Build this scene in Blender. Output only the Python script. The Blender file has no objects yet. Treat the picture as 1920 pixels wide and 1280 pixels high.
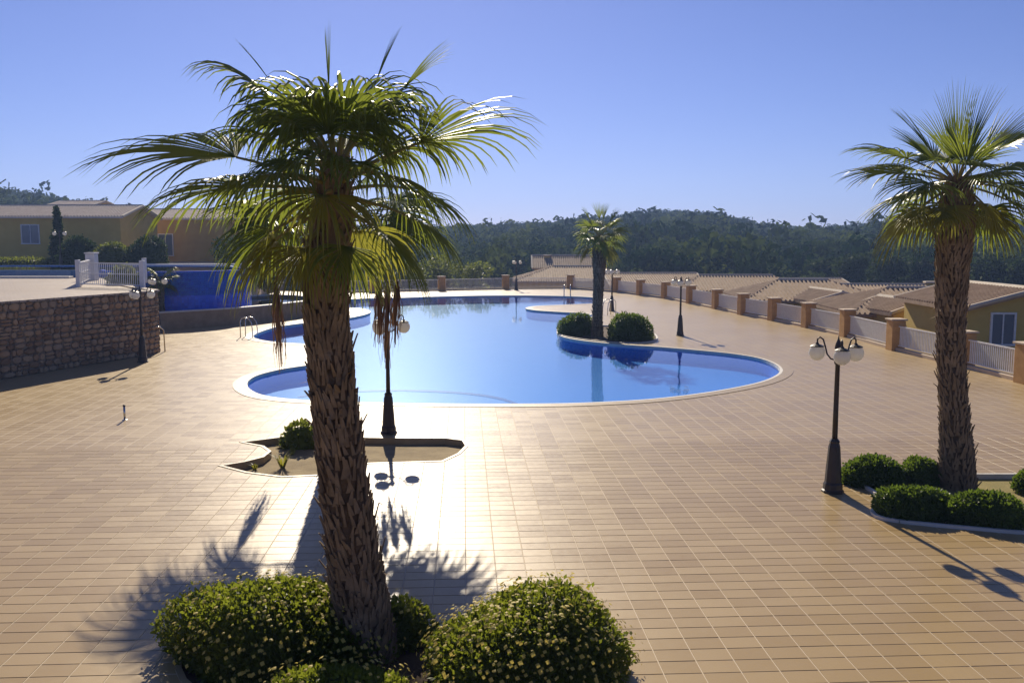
import bpy, math, random
import numpy as np
from mathutils import Vector, Matrix
from mathutils.geometry import delaunay_2d_cdt

R = math.radians
scene = bpy.context.scene
col = scene.collection

# ------------------------------------------------------------------ camera
CAM_H = 4.6
F = 1700.0                      # focal length in photograph pixels (1920 wide)
PITCH = math.atan(190.0 / F)    # horizon sits 190 px above the centre
cam_d = bpy.data.cameras.new('camera')
cam = bpy.data.objects.new('camera', cam_d)
col.objects.link(cam)
cam.location = (0, 0, CAM_H)
cam.rotation_euler = (math.pi / 2 - PITCH, 0, 0)
cam_d.sensor_width = 36.0
cam_d.lens = 36.0 * F / 1920.0
cam_d.clip_end = 20000
scene.camera = cam

# ------------------------------------------------------------------ world, sun, exposure
SUN_EL, SUN_AZ = R(30.5), R(-8.5)        # azimuth measured clockwise from +Y
world = bpy.data.worlds.new('World')
scene.world = world
world.use_nodes = True
wn = world.node_tree
wn.nodes.clear()
sky = wn.nodes.new('ShaderNodeTexSky')
sky.sky_type = 'NISHITA'
sky.sun_disc = False
sky.sun_elevation = SUN_EL
sky.sun_rotation = SUN_AZ
sky.altitude = 100
sky.air_density = 0.8
sky.dust_density = 0.18
sky.ozone_density = 5.0
bg = wn.nodes.new('ShaderNodeBackground')
bg.inputs['Strength'].default_value = 0.054
wo = wn.nodes.new('ShaderNodeOutputWorld')
tintn = wn.nodes.new('ShaderNodeMix')
tintn.data_type, tintn.blend_type = 'RGBA', 'MULTIPLY'
tintn.inputs[0].default_value = 1.0
tintn.inputs[7].default_value = (0.88, 0.80, 1.12, 1)
wn.links.new(sky.outputs[0], tintn.inputs[6])
wn.links.new(tintn.outputs[2], bg.inputs['Color'])
wn.links.new(bg.outputs[0], wo.inputs['Surface'])

sun_d = bpy.data.lights.new('sun', 'SUN')
sun_d.energy = 4.8
sun_d.angle = R(0.55)
sun_d.color = (1.0, 0.88, 0.69)
sun = bpy.data.objects.new('sun', sun_d)
col.objects.link(sun)
sdir = Vector((math.sin(SUN_AZ) * math.cos(SUN_EL), math.cos(SUN_AZ) * math.cos(SUN_EL), math.sin(SUN_EL)))
sun.rotation_euler = sdir.to_track_quat('Z', 'Y').to_euler()
sun.location = sdir * 60

scene.view_settings.view_transform = 'Standard'
scene.view_settings.look = 'None'
scene.view_settings.exposure = 0.55
scene.view_settings.gamma = 1.0
scene.view_settings.use_curve_mapping = False
scene.render.resolution_x, scene.render.resolution_y = 1024, 682
scene.cycles.max_bounces = 8
scene.cycles.transparent_max_bounces = 16
scene.cycles.caustics_reflective = False
scene.cycles.caustics_refractive = False


# ------------------------------------------------------------------ pixel -> place
def ray(px, py):
    u, v = (px - 960.0) / F, (640.0 - py) / F
    cp, sp = math.cos(PITCH), math.sin(PITCH)
    return Vector((u, cp + v * sp, -sp + v * cp))


def G(px, py, z=0.0):
    """point where the sight line through a pixel meets the level z"""
    d = ray(px, py)
    t = (z - CAM_H) / d.z
    return Vector((d.x * t, d.y * t, z))


def AT(px, py, Y):
    """point of the sight line at distance Y"""
    d = ray(px, py)
    t = Y / d.y
    return Vector((d.x * t, Y, CAM_H + d.z * t))


# ------------------------------------------------------------------ materials
def new_mat(name):
    m = bpy.data.materials.new(name)
    m.use_nodes = True
    nt = m.node_tree
    b = nt.nodes['Principled BSDF']
    return m, nt, b


def N(nt, t, **kw):
    n = nt.nodes.new(t)
    for k, v in kw.items():
        setattr(n, k, v)
    return n


def mapped(nt, scale, coord='Object'):
    tc = N(nt, 'ShaderNodeTexCoord')
    mp = N(nt, 'ShaderNodeMapping')
    mp.inputs['Scale'].default_value = scale if isinstance(scale, tuple) else (scale,) * 3
    nt.links.new(tc.outputs[coord], mp.inputs['Vector'])
    return mp.outputs[0]


def noise(nt, vec, scale, detail=4, rough=0.6):
    n = N(nt, 'ShaderNodeTexNoise')
    n.inputs['Scale'].default_value = scale
    n.inputs['Detail'].default_value = detail
    n.inputs['Roughness'].default_value = rough
    if vec is not None:
        nt.links.new(vec, n.inputs['Vector'])
    return n.outputs['Fac']


def ramp(nt, fac, stops):
    r = N(nt, 'ShaderNodeValToRGB')
    el = r.color_ramp.elements
    while len(el) < len(stops):
        el.new(0.5)
    for e, (p, c) in zip(el, stops):
        e.position = p
        e.color = (c[0], c[1], c[2], 1)
    nt.links.new(fac, r.inputs[0])
    return r.outputs[0]


def math_n(nt, op, a, b=None):
    n = N(nt, 'ShaderNodeMath', operation=op)
    for i, x in enumerate((a, b)):
        if x is None:
            continue
        if isinstance(x, (int, float)):
            n.inputs[i].default_value = x
        else:
            nt.links.new(x, n.inputs[i])
    return n.outputs[0]


def mixc(nt, fac, a, b, blend='MIX'):
    n = N(nt, 'ShaderNodeMix', data_type='RGBA', blend_type=blend)
    for i, x in ((0, fac), (6, a), (7, b)):
        if isinstance(x, (int, float)):
            n.inputs[i].default_value = x
        elif isinstance(x, tuple):
            n.inputs[i].default_value = (x[0], x[1], x[2], 1)
        else:
            nt.links.new(x, n.inputs[i])
    return n.outputs[2]


def bump(nt, b, height, strength, dist=0.02):
    bp = N(nt, 'ShaderNodeBump')
    bp.inputs['Strength'].default_value = strength
    bp.inputs['Distance'].default_value = dist
    nt.links.new(height, bp.inputs['Height'])
    nt.links.new(bp.outputs[0], b.inputs['Normal'])


def mat_noise(name, c1, c2, scale=4.0, rough=0.8, bstr=0.3, bscale=None, coord='Object', spec=0.3, metal=0.0, detail=5):
    m, nt, b = new_mat(name)
    v = mapped(nt, 1.0, coord)
    f = noise(nt, v, scale, detail)
    nt.links.new(ramp(nt, f, [(0.3, c1), (0.7, c2)]), b.inputs['Base Color'])
    b.inputs['Roughness'].default_value = rough
    b.inputs['Specular IOR Level'].default_value = spec
    b.inputs['Metallic'].default_value = metal
    if bstr > 0:
        bump(nt, b, noise(nt, v, bscale or scale * 6, 4), bstr)
    return m


def mat_leaf(name, c1, c2, trans=0.35, scale=1.5, rough=0.5, tcol=None, attr=None, spec=0.35):
    """leaf that lets some light through; colour varies from clump to clump"""
    m, nt, b = new_mat(name)
    v = mapped(nt, 1.0, 'Object')
    if attr:
        a = N(nt, 'ShaderNodeAttribute', attribute_name=attr)
        f = a.outputs['Fac']
    else:
        f = noise(nt, v, scale, 3)
    c = ramp(nt, f, [(0.25, c1), (0.75, c2)])
    nt.links.new(c, b.inputs['Base Color'])
    b.inputs['Roughness'].default_value = rough
    b.inputs['Specular IOR Level'].default_value = spec
    tr = N(nt, 'ShaderNodeBsdfTranslucent')
    if tcol:
        nt.links.new(mixc(nt, 0.55, c, tcol), tr.inputs['Color'])
    else:
        nt.links.new(c, tr.inputs['Color'])
    mx = N(nt, 'ShaderNodeMixShader')
    mx.inputs[0].default_value = trans
    nt.links.new(b.outputs[0], mx.inputs[1])
    nt.links.new(tr.outputs[0], mx.inputs[2])
    out = nt.nodes['Material Output']
    nt.links.new(mx.outputs[0], out.inputs['Surface'])
    return m


TILE_A = math.atan(90.0 / F)        # the joints run to a vanishing point left of centre
TW, TD = 0.421, 0.285               # tile across, tile along
JOINT = 0.013


def mat_tiles(name, c1, c2, grout, joints=True, w=TW, d=TD, ang=TILE_A, rough=0.34, joint=JOINT):
    m, nt, b = new_mat(name)
    geo = N(nt, 'ShaderNodeNewGeometry')
    mp = N(nt, 'ShaderNodeMapping', vector_type='POINT')
    mp.inputs['Rotation'].default_value = (0, 0, -ang)
    nt.links.new(geo.outputs['Position'], mp.inputs['Vector'])
    sp = N(nt, 'ShaderNodeSeparateXYZ')
    nt.links.new(mp.outputs[0], sp.inputs[0])
    ux, uy = math_n(nt, 'DIVIDE', sp.outputs[0], w), math_n(nt, 'DIVIDE', sp.outputs[1], d)
    fx, fy = math_n(nt, 'FLOOR', ux), math_n(nt, 'FLOOR', uy)
    cb = N(nt, 'ShaderNodeCombineXYZ')
    nt.links.new(fx, cb.inputs[0])
    nt.links.new(fy, cb.inputs[1])
    wnz = N(nt, 'ShaderNodeTexWhiteNoise', noise_dimensions='2D')
    nt.links.new(cb.outputs[0], wnz.inputs['Vector'])
    big = noise(nt, geo.outputs['Position'], 0.22, 4)
    fine = noise(nt, geo.outputs['Position'], 9.0, 5)
    base = mixc(nt, wnz.outputs['Value'], c1, c2)
    base = mixc(nt, math_n(nt, 'MULTIPLY', fine, 0.35), base, tuple(x * 0.72 for x in c1))
    st = ramp(nt, big, [(0.35, (1.0, 1.0, 1.0)), (0.75, (0.84, 0.80, 0.74))])
    base = mixc(nt, 1.0, base, st, 'MULTIPLY')
    rg = math_n(nt, 'ADD', math_n(nt, 'MULTIPLY', fine, 0.16), rough - 0.10)
    rg = math_n(nt, 'ADD', rg, math_n(nt, 'MULTIPLY', wnz.outputs['Value'], 0.05))
    if joints:
        def edge(u, f, size):
            fr = math_n(nt, 'SUBTRACT', u, f)
            a = math_n(nt, 'MINIMUM', fr, math_n(nt, 'SUBTRACT', 1.0, fr))
            return math_n(nt, 'LESS_THAN', a, joint * 0.5 / size)
        g = math_n(nt, 'MAXIMUM', edge(ux, fx, w), edge(uy, fy, d))
        base = mixc(nt, g, base, grout)
        rg = math_n(nt, 'ADD', rg, math_n(nt, 'MULTIPLY', g, 0.4))
    nt.links.new(base, b.inputs['Base Color'])
    nt.links.new(rg, b.inputs['Roughness'])
    b.inputs['Specular IOR Level'].default_value = 0.20
    bump(nt, b, fine, 0.12, 0.004)
    return m


def mat_plain(name, c, rough=0.6, metal=0.0, spec=0.5):
    return mat_noise(name, tuple(x * 0.9 for x in c), c, 7.0, rough, 0.08, 40, spec=spec, metal=metal)


M = {}
TC1, TC2 = (0.375, 0.268, 0.128), (0.43, 0.315, 0.160)
M['tile'] = mat_tiles('terracotta_tile', TC1, TC2, (0.52, 0.43, 0.31), False)
M['deck'] = mat_tiles('tiled_deck', TC1, TC2, (0.54, 0.45, 0.33), True, joint=0.015)
M['updeck'] = mat_tiles('upper_deck_tile', (0.40, 0.33, 0.26), (0.46, 0.38, 0.30), (0.22, 0.18, 0.14), True, 0.33, 0.33, R(3), 0.5, 0.05)
M['coping'] = mat_noise('coping_stone', (0.33, 0.245, 0.13), (0.40, 0.30, 0.165), 3, 0.4, 0.2)
M['edge'] = mat_noise('white_edge_stone', (0.58, 0.55, 0.48), (0.68, 0.65, 0.58), 3, 0.6, 0.2)
M['soil'] = mat_noise('dry_soil', (0.22, 0.165, 0.09), (0.34, 0.265, 0.15), 2.2, 0.95, 0.8, 30)
M['darksoil'] = mat_noise('dark_soil', (0.06, 0.04, 0.025), (0.12, 0.08, 0.05), 2.2, 0.95, 0.8, 30)
M['sandygrass'] = mat_noise('sandy_grass', (0.20, 0.17, 0.055), (0.30, 0.24, 0.09), 2.0, 0.95, 0.8, 40)
M['black'] = mat_noise('black_iron', (0.018, 0.012, 0.010), (0.035, 0.022, 0.018), 5, 0.45, 0.1, spec=0.5)
M['steel'] = mat_plain('stainless_steel', (0.55, 0.55, 0.55), 0.25, 1.0)
M['white'] = mat_noise('white_paint', (0.66, 0.66, 0.65), (0.78, 0.78, 0.77), 6, 0.5, 0.05)
M['ochre_pillar'] = mat_noise('ochre_pillar', (0.42, 0.23, 0.075), (0.56, 0.33, 0.12), 3.5, 0.85, 0.5, 25)
M['cap'] = mat_noise('pillar_cap', (0.46, 0.36, 0.25), (0.56, 0.45, 0.33), 4, 0.8, 0.3)
M['yellow_wall'] = mat_noise('yellow_render', (0.52, 0.36, 0.085), (0.62, 0.45, 0.12), 0.9, 0.9, 0.3, 30)
M['orange_wall'] = mat_noise('orange_render', (0.50, 0.30, 0.06), (0.60, 0.38, 0.09), 0.9, 0.9, 0.3, 30)
M['rooftile'] = mat_noise('roof_tile', (0.28, 0.19, 0.115), (0.42, 0.30, 0.195), 2.2, 0.8, 0.4, 14)
M['rooftile_pale'] = mat_noise('pale_roof_tile', (0.58, 0.49, 0.39), (0.72, 0.63, 0.52), 1.6, 0.8, 0.4, 14)
M['trim'] = mat_noise('roof_trim', (0.50, 0.43, 0.33), (0.60, 0.53, 0.42), 3, 0.8, 0.2)
M['mortar'] = mat_noise('wall_mortar', (0.16, 0.125, 0.09), (0.22, 0.17, 0.125), 6, 0.95, 0.5, 40)
M['basin_wall'] = mat_noise('basin_wall_stone', (0.25, 0.18, 0.11), (0.36, 0.265, 0.17), 2.6, 0.9, 0.7, 14)
M['ground'] = mat_noise('valley_ground', (0.06, 0.065, 0.03), (0.13, 0.11, 0.06), 0.05, 0.95, 0.5, 1.0)
M['palm_fibre'] = mat_noise('palm_trunk_fibre', (0.075, 0.048, 0.026), (0.17, 0.115, 0.065), 7, 0.95, 0.9, 50)
M['leaf_base'] = mat_noise('palm_leaf_base', (0.15, 0.105, 0.06), (0.32, 0.235, 0.145), 4, 0.9, 0.5, 40)
M['palm_green'] = mat_leaf('palm_leaf_green', (0.08, 0.125, 0.024), (0.14, 0.185, 0.038), 0.47, 1.3, 0.38, (0.34, 0.39, 0.04))
M['palm_yellow'] = mat_leaf('palm_leaf_yellowing', (0.15, 0.165, 0.028), (0.22, 0.215, 0.04), 0.48, 1.3, 0.45, (0.44, 0.42, 0.05))
M['palm_dead'] = mat_leaf('palm_leaf_dead', (0.14, 0.075, 0.035), (0.26, 0.15, 0.075), 0.25, 1.6, 0.8)
M['petiole'] = mat_noise('palm_petiole', (0.20, 0.19, 0.05), (0.30, 0.25, 0.08), 4, 0.5, 0.2)
M['bush_leaf'] = mat_leaf('bush_leaf', (0.030, 0.070, 0.010), (0.075, 0.125, 0.018), 0.4, 2.5, 0.45, (0.24, 0.34, 0.03))
M['flower_leaf'] = mat_leaf('daisy_bush_leaf', (0.045, 0.080, 0.012), (0.115, 0.150, 0.020), 0.5, 2.5, 0.5, (0.36, 0.40, 0.03))
M['far_leaf'] = mat_leaf('shrub_leaf', (0.06, 0.09, 0.016), (0.13, 0.15, 0.03), 0.4, 0.8, 0.5, (0.30, 0.34, 0.04), spec=0.15)
M['dark_leaf'] = mat_leaf('dark_hedge_leaf', (0.022, 0.045, 0.012), (0.06, 0.09, 0.02), 0.3, 0.8, 0.7, spec=0.08)
M['hill_leaf'] = mat_leaf('hill_pine_leaf', (0.018, 0.045, 0.012), (0.115, 0.150, 0.035), 0.2, 1, 0.9, attr='tint', spec=0.0)
M['yellow_petal'] = mat_leaf('yellow_petal', (0.55, 0.42, 0.06), (0.70, 0.58, 0.16), 0.4, 20, 0.6)
M['bark'] = mat_noise('bark', (0.06, 0.045, 0.03), (0.12, 0.09, 0.06), 8, 0.95, 0.6)


def mosaic(name, c1, c2, grout, size, rough=0.25):
    m, nt, b = new_mat(name)
    geo = N(nt, 'ShaderNodeNewGeometry')
    vv = N(nt, 'ShaderNodeTexVoronoi', feature='F1', distance='CHEBYCHEV')
    vv.inputs['Scale'].default_value = 1.0 / size
    vv.inputs['Randomness'].default_value = 0.0
    nt.links.new(geo.outputs['Position'], vv.inputs['Vector'])
    n = noise(nt, geo.outputs['Position'], 0.5, 4)
    f = math_n(nt, 'ADD', math_n(nt, 'MULTIPLY', n, 0.5), math_n(nt, 'MULTIPLY', vv.outputs['Color'], 0.5))
    c = ramp(nt, f, [(0.25, c1), (0.75, c2)])
    g = math_n(nt, 'GREATER_THAN', vv.outputs['Distance'], 0.46)
    nt.links.new(mixc(nt, g, c, grout), b.inputs['Base Color'])
    b.inputs['Roughness'].default_value = rough
    return m


M['poolfloor'] = mosaic('pool_mosaic', (0.03, 0.28, 0.86), (0.055, 0.35, 0.92), (0.10, 0.38, 0.86), 0.05)
M['poolstep'] = mosaic('pool_step_strip', (0.008, 0.06, 0.30), (0.015, 0.09, 0.38), (0.03, 0.12, 0.4), 0.05)
M['rim_mosaic'] = mosaic('muted_blue_mosaic', (0.05, 0.14, 0.30), (0.08, 0.20, 0.40), (0.10, 0.2, 0.36), 0.1)
M['drum'] = mosaic('royal_blue_mosaic', (0.008, 0.055, 0.55), (0.02, 0.13, 0.85), (0.015, 0.10, 0.65), 0.16)


def mat_water(name, tint):
    m, nt, b = new_mat(name)
    nt.nodes.remove(b)
    v = mapped(nt, (1.0, 0.45, 1.0), 'Object')
    h1 = noise(nt, v, 1.1, 3, 0.55)
    h2 = noise(nt, v, 5.0, 2, 0.5)
    h = math_n(nt, 'ADD', h1, math_n(nt, 'MULTIPLY', h2, 0.22))
    bp = N(nt, 'ShaderNodeBump')
    bp.inputs['Strength'].default_value = 0.10
    bp.inputs['Distance'].default_value = 0.06
    nt.links.new(h, bp.inputs['Height'])
    geo = N(nt, 'ShaderNodeNewGeometry')
    dp = N(nt, 'ShaderNodeVectorMath', operation='DOT_PRODUCT')
    nt.links.new(bp.outputs[0], dp.inputs[0])
    nt.links.new(geo.outputs['Incoming'], dp.inputs[1])
    cs = math_n(nt, 'MINIMUM', math_n(nt, 'ABSOLUTE', dp.outputs['Value']), 1.0)
    fres = math_n(nt, 'ADD', math_n(nt, 'MULTIPLY', math_n(nt, 'POWER', math_n(nt, 'SUBTRACT', 1.0, cs), 5.0), 0.98), 0.02)
    tr = N(nt, 'ShaderNodeBsdfTransparent')
    tr.inputs['Color'].default_value = (*tint, 1)
    gl = N(nt, 'ShaderNodeBsdfGlossy')
    gl.inputs['Roughness'].default_value = 0.03
    nt.links.new(bp.outputs[0], gl.inputs['Normal'])
    mx = N(nt, 'ShaderNodeMixShader')
    nt.links.new(fres, mx.inputs[0])
    nt.links.new(tr.outputs[0], mx.inputs[1])
    nt.links.new(gl.outputs[0], mx.inputs[2])
    nt.links.new(mx.outputs[0], nt.nodes['Material Output'].inputs['Surface'])
    return m


M['water'] = mat_water('pool_water', (0.80, 0.93, 1.0))


def mat_glass():
    m, nt, b = new_mat('window_glass')
    b.inputs['Base Color'].default_value = (0.09, 0.13, 0.19, 1)
    b.inputs['Roughness'].default_value = 0.06
    b.inputs['Specular IOR Level'].default_value = 0.8
    v = mapped(nt, 1.0)
    bump(nt, b, noise(nt, v, 0.8, 2), 0.05)
    return m


M['glass'] = mat_glass()


def mat_globe():
    m, nt, b = new_mat('frosted_globe')
    v = mapped(nt, 1.0)
    nt.links.new(ramp(nt, noise(nt, v, 8, 2), [(0.3, (0.78, 0.76, 0.72)), (0.7, (0.86, 0.85, 0.82))]), b.inputs['Base Color'])
    b.inputs['Roughness'].default_value = 0.2
    tl = N(nt, 'ShaderNodeBsdfTranslucent')
    tl.inputs['Color'].default_value = (0.85, 0.83, 0.78, 1)
    tp = N(nt, 'ShaderNodeBsdfTransparent')
    m1, m2 = N(nt, 'ShaderNodeMixShader'), N(nt, 'ShaderNodeMixShader')
    m1.inputs[0].default_value = 0.55
    m2.inputs[0].default_value = 0.0
    nt.links.new(b.outputs[0], m1.inputs[1])
    nt.links.new(tl.outputs[0], m1.inputs[2])
    nt.links.new(m1.outputs[0], m2.inputs[1])
    nt.links.new(tp.outputs[0], m2.inputs[2])
    nt.links.new(m2.outputs[0], nt.nodes['Material Output'].inputs['Surface'])
    return m


M['globe'] = mat_globe()


def mat_stone():
    m, nt, b = new_mat('rubble_stone')
    oi = N(nt, 'ShaderNodeObjectInfo')
    at = N(nt, 'ShaderNodeAttribute', attribute_name='tint')
    v = mapped(nt, 1.0, 'Object')
    f = noise(nt, v, 5, 5)
    r = math_n(nt, 'ADD', math_n(nt, 'MULTIPLY', at.outputs['Fac'], 0.75), math_n(nt, 'MULTIPLY', f, 0.35))
    c = ramp(nt, r, [(0.1, (0.17, 0.10, 0.05)), (0.45, (0.33, 0.205, 0.105)), (0.7, (0.42, 0.29, 0.165)), (1.0, (0.27, 0.20, 0.13))])
    nt.links.new(c, b.inputs['Base Color'])
    b.inputs['Roughness'].default_value = 0.9
    bump(nt, b, noise(nt, v, 14, 5), 0.6, 0.03)
    return m


M['stone'] = mat_stone()


# ------------------------------------------------------------------ object helpers
def tag(o, label=None, cat=None, group=None, kind=None):
    if label:
        o['label'] = label
    if cat:
        o['category'] = cat
    if group:
        o['group'] = group
    if kind:
        o['kind'] = kind
    return o


def empty(name, loc, rz=0.0, label=None, cat=None, group=None):
    o = bpy.data.objects.new(name, None)
    col.objects.link(o)
    o.location = loc
    o.rotation_euler = (0, 0, rz)
    o.empty_display_size = 0.2
    return tag(o, label, cat, group)


class MB:
    """collects faces; build() links them as one mesh object"""

    def __init__(self):
        self.v, self.f = [], []

    def add(self, vs, fs):
        n = len(self.v)
        self.v += [tuple(p) for p in vs]
        self.f += [tuple(i + n for i in f) for f in fs]

    def box(self, c, s, rz=0.0, bev=0.0):
        hx, hy, hz = s[0] / 2, s[1] / 2, s[2] / 2
        ca, sa = math.cos(rz), math.sin(rz)

        def T(x, y, z):
            return (c[0] + x * ca - y * sa, c[1] + x * sa + y * ca, c[2] + z)
        if bev <= 0:
            vs = [T(x * hx, y * hy, z * hz) for z in (-1, 1) for y in (-1, 1) for x in (-1, 1)]
            self.add(vs, [(0, 2, 3, 1), (4, 5, 7, 6), (0, 1, 5, 4), (2, 6, 7, 3), (0, 4, 6, 2), (1, 3, 7, 5)])
        else:
            b = bev
            ring = lambda x, y, z: [T(-x, -y, z), T(x, -y, z), T(x, y, z), T(-x, y, z)]
            vs = ring(hx - b, hy - b, -hz) + ring(hx, hy, -hz + b) + ring(hx, hy, hz - b) + ring(hx - b, hy - b, hz)
            fs = [(3, 2, 1, 0), (12, 13, 14, 15)]
            for k in range(3):
                for i in range(4):
                    j = (i + 1) % 4
                    fs.append((k * 4 + i, k * 4 + j, k * 4 + 4 + j, k * 4 + 4 + i))
            self.add(vs, fs)
        return self

    def tube(self, pts, rad, n=8, cap=True):
        pts = [Vector(p) for p in pts]
        rs = rad if isinstance(rad, (list, tuple)) else [rad] * len(pts)
        vs, fs = [], []
        up = Vector((0, 0, 1))
        t0 = (pts[1] - pts[0]).normalized()
        s = t0.cross(up)
        if s.length < 1e-3:
            s = Vector((1, 0, 0))
        s.normalize()
        for i, p in enumerate(pts):
            a = pts[max(i - 1, 0)]
            b = pts[min(i + 1, len(pts) - 1)]
            t = (b - a).normalized()
            s = (s - t * s.dot(t)).normalized()
            u = s.cross(t)
            for k in range(n):
                an = 2 * math.pi * k / n
                vs.append(p + (s * math.cos(an) + u * math.sin(an)) * rs[i])
        for i in range(len(pts) - 1):
            for k in range(n):
                j = (k + 1) % n
                fs.append((i * n + k, i * n + j, i * n + n + j, i * n + n + k))
        if cap:
            fs.append(tuple(range(n - 1, -1, -1)))
            fs.append(tuple((len(pts) - 1) * n + k for k in range(n)))
        self.add(vs, fs)
        return self

    def lathe(self, prof, n=16, c=(0, 0, 0)):
        vs, fs = [], []
        for r, z in prof:
            for k in range(n):
                a = 2 * math.pi * k / n
                vs.append((c[0] + r * math.cos(a), c[1] + r * math.sin(a), c[2] + z))
        for i in range(len(prof) - 1):
            for k in range(n):
                j = (k + 1) % n
                fs.append((i * n + k, i * n + j, i * n + n + j, i * n + n + k))
        fs.append(tuple(range(n - 1, -1, -1)))
        fs.append(tuple((len(prof) - 1) * n + k for k in range(n)))
        self.add(vs, fs)
        return self

    def build(self, name, mat, parent=None, smooth=False, kind=None):
        me = bpy.data.meshes.new(name)
        me.from_pydata(self.v, [], self.f)
        if smooth:
            me.polygons.foreach_set('use_smooth', [True] * len(me.polygons))
        return link(name, me, mat, parent, kind)


def link(name, me, mat, parent=None, kind=None):
    if mat is not None and not me.materials:
        me.materials.append(M[mat] if isinstance(mat, str) else mat)
    o = bpy.data.objects.new(name, me)
    col.objects.link(o)
    if parent is not None:
        o.parent = parent
    if kind:
        o['kind'] = kind
    return o


def np_mesh(name, verts, faces, mat, parent=None, kind=None, attr=None, smooth=False):
    """big mesh of equal-sized faces from numpy arrays"""
    me = bpy.data.meshes.new(name)
    k = faces.shape[1]
    me.vertices.add(len(verts))
    me.vertices.foreach_set('co', np.asarray(verts, np.float32).ravel())
    me.loops.add(faces.size)
    me.loops.foreach_set('vertex_index', faces.astype(np.int32).ravel())
    me.polygons.add(len(faces))
    me.polygons.foreach_set('loop_start', np.arange(0, faces.size, k, dtype=np.int32))
    me.polygons.foreach_set('loop_total', np.full(len(faces), k, np.int32))
    if attr is not None:
        a = me.attributes.new('tint', 'FLOAT', 'POINT')
        a.data.foreach_set('value', np.asarray(attr, np.float32))
    me.update(calc_edges=True)
    me.validate()
    me.polygons.foreach_set('use_smooth', [bool(smooth)] * len(me.polygons))
    return link(name, me, mat, parent, kind)


def smooth_loop(pts, n=6, closed=True):
    """Catmull-Rom through 2-D points"""
    out = []
    m = len(pts)
    P = [Vector((p[0], p[1])) for p in pts]
    rng = range(m) if closed else range(m - 1)
    for i in rng:
        if closed:
            a, b, c, d = P[(i - 1) % m], P[i], P[(i + 1) % m], P[(i + 2) % m]
        else:
            a, b, c, d = P[max(i - 1, 0)], P[i], P[i + 1], P[min(i + 2, m - 1)]
        for k in range(n):
            t = k / n
            q = 0.5 * ((2 * b) + (c - a) * t + (2 * a - 5 * b + 4 * c - d) * t * t + (3 * b - a - 3 * c + d) * t ** 3)
            out.append((q.x, q.y))
    if not closed:
        out.append((P[-1].x, P[-1].y))
    return out


def area(poly):
    return 0.5 * sum(poly[i][0] * poly[(i + 1) % len(poly)][1] - poly[(i + 1) % len(poly)][0] * poly[i][1] for i in range(len(poly)))


def inside(x, y, poly):
    r = False
    j = len(poly) - 1
    for i in range(len(poly)):
        xi, yi = poly[i]
        xj, yj = poly[j]
        if (yi > y) != (yj > y) and x < (xj - xi) * (y - yi) / (yj - yi) + xi:
            r = not r
        j = i
    return r


def offset(poly, d):
    """push a counter-clockwise outline outward by d"""
    out = []
    n = len(poly)
    for i in range(n):
        a, b, c = Vector(poly[i - 1]), Vector(poly[i]), Vector(poly[(i + 1) % n])
        t1, t2 = (b - a), (c - b)
        if t1.length < 1e-6 or t2.length < 1e-6:
            out.append(tuple(b))
            continue
        t1.normalize()
        t2.normalize()
        n1, n2 = Vector((t1.y, -t1.x)), Vector((t2.y, -t2.x))
        nn = (n1 + n2)
        if nn.length < 1e-4:
            nn = n1
        nn.normalize()
        k = d / max(nn.dot(n1), 0.5)
        out.append((b.x + nn.x * k, b.y + nn.y * k))
    return out


def ccw(poly):
    return poly if area(poly) > 0 else poly[::-1]


def sheet(outer, holes, z):
    """triangles of a level sheet with holes"""
    pts, faces = [], []
    for lp in [outer] + holes:
        s = len(pts)
        pts += [Vector(p) for p in lp]
        faces.append(list(range(s, s + len(lp))))
    edges = [(f[i], f[(i + 1) % len(f)]) for f in faces for i in range(len(f))]
    v, e, f, *_ = delaunay_2d_cdt(pts, edges, [], 0, 1e-5)
    keep = []
    for t in f:
        cx = sum(v[i].x for i in t) / 3
        cy = sum(v[i].y for i in t) / 3
        if inside(cx, cy, outer) and not any(inside(cx, cy, h) for h in holes):
            a, b, c = (v[i] for i in t)
            if (b - a).cross(c - a) < 0:
                t = t[::-1]
            keep.append(tuple(t))
    return [(p.x, p.y, z) for p in v], keep


def wall_band(mb, loop, z0, z1, closed=True, flip=False):
    n = len(loop)
    vs = [(p[0], p[1], z0) for p in loop] + [(p[0], p[1], z1) for p in loop]
    fs = []
    for i in range(n if closed else n - 1):
        j = (i + 1) % n
        fs.append((i, j, n + j, n + i) if not flip else (j, i, n + i, n + j))
    mb.add(vs, fs)


def ring_band(mb, inner, outer, z, zi=None):
    n = len(inner)
    vs = [(p[0], p[1], z if zi is None else zi) for p in inner] + [(p[0], p[1], z) for p in outer]
    mb.add(vs, [(i, n + i, n + (i + 1) % n, (i + 1) % n) for i in range(n)])


# ================================================================== THE SETTING
def W2(lst, z=0.0):
    return [tuple(G(x, y, z)[:2]) for x, y in lst]


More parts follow.
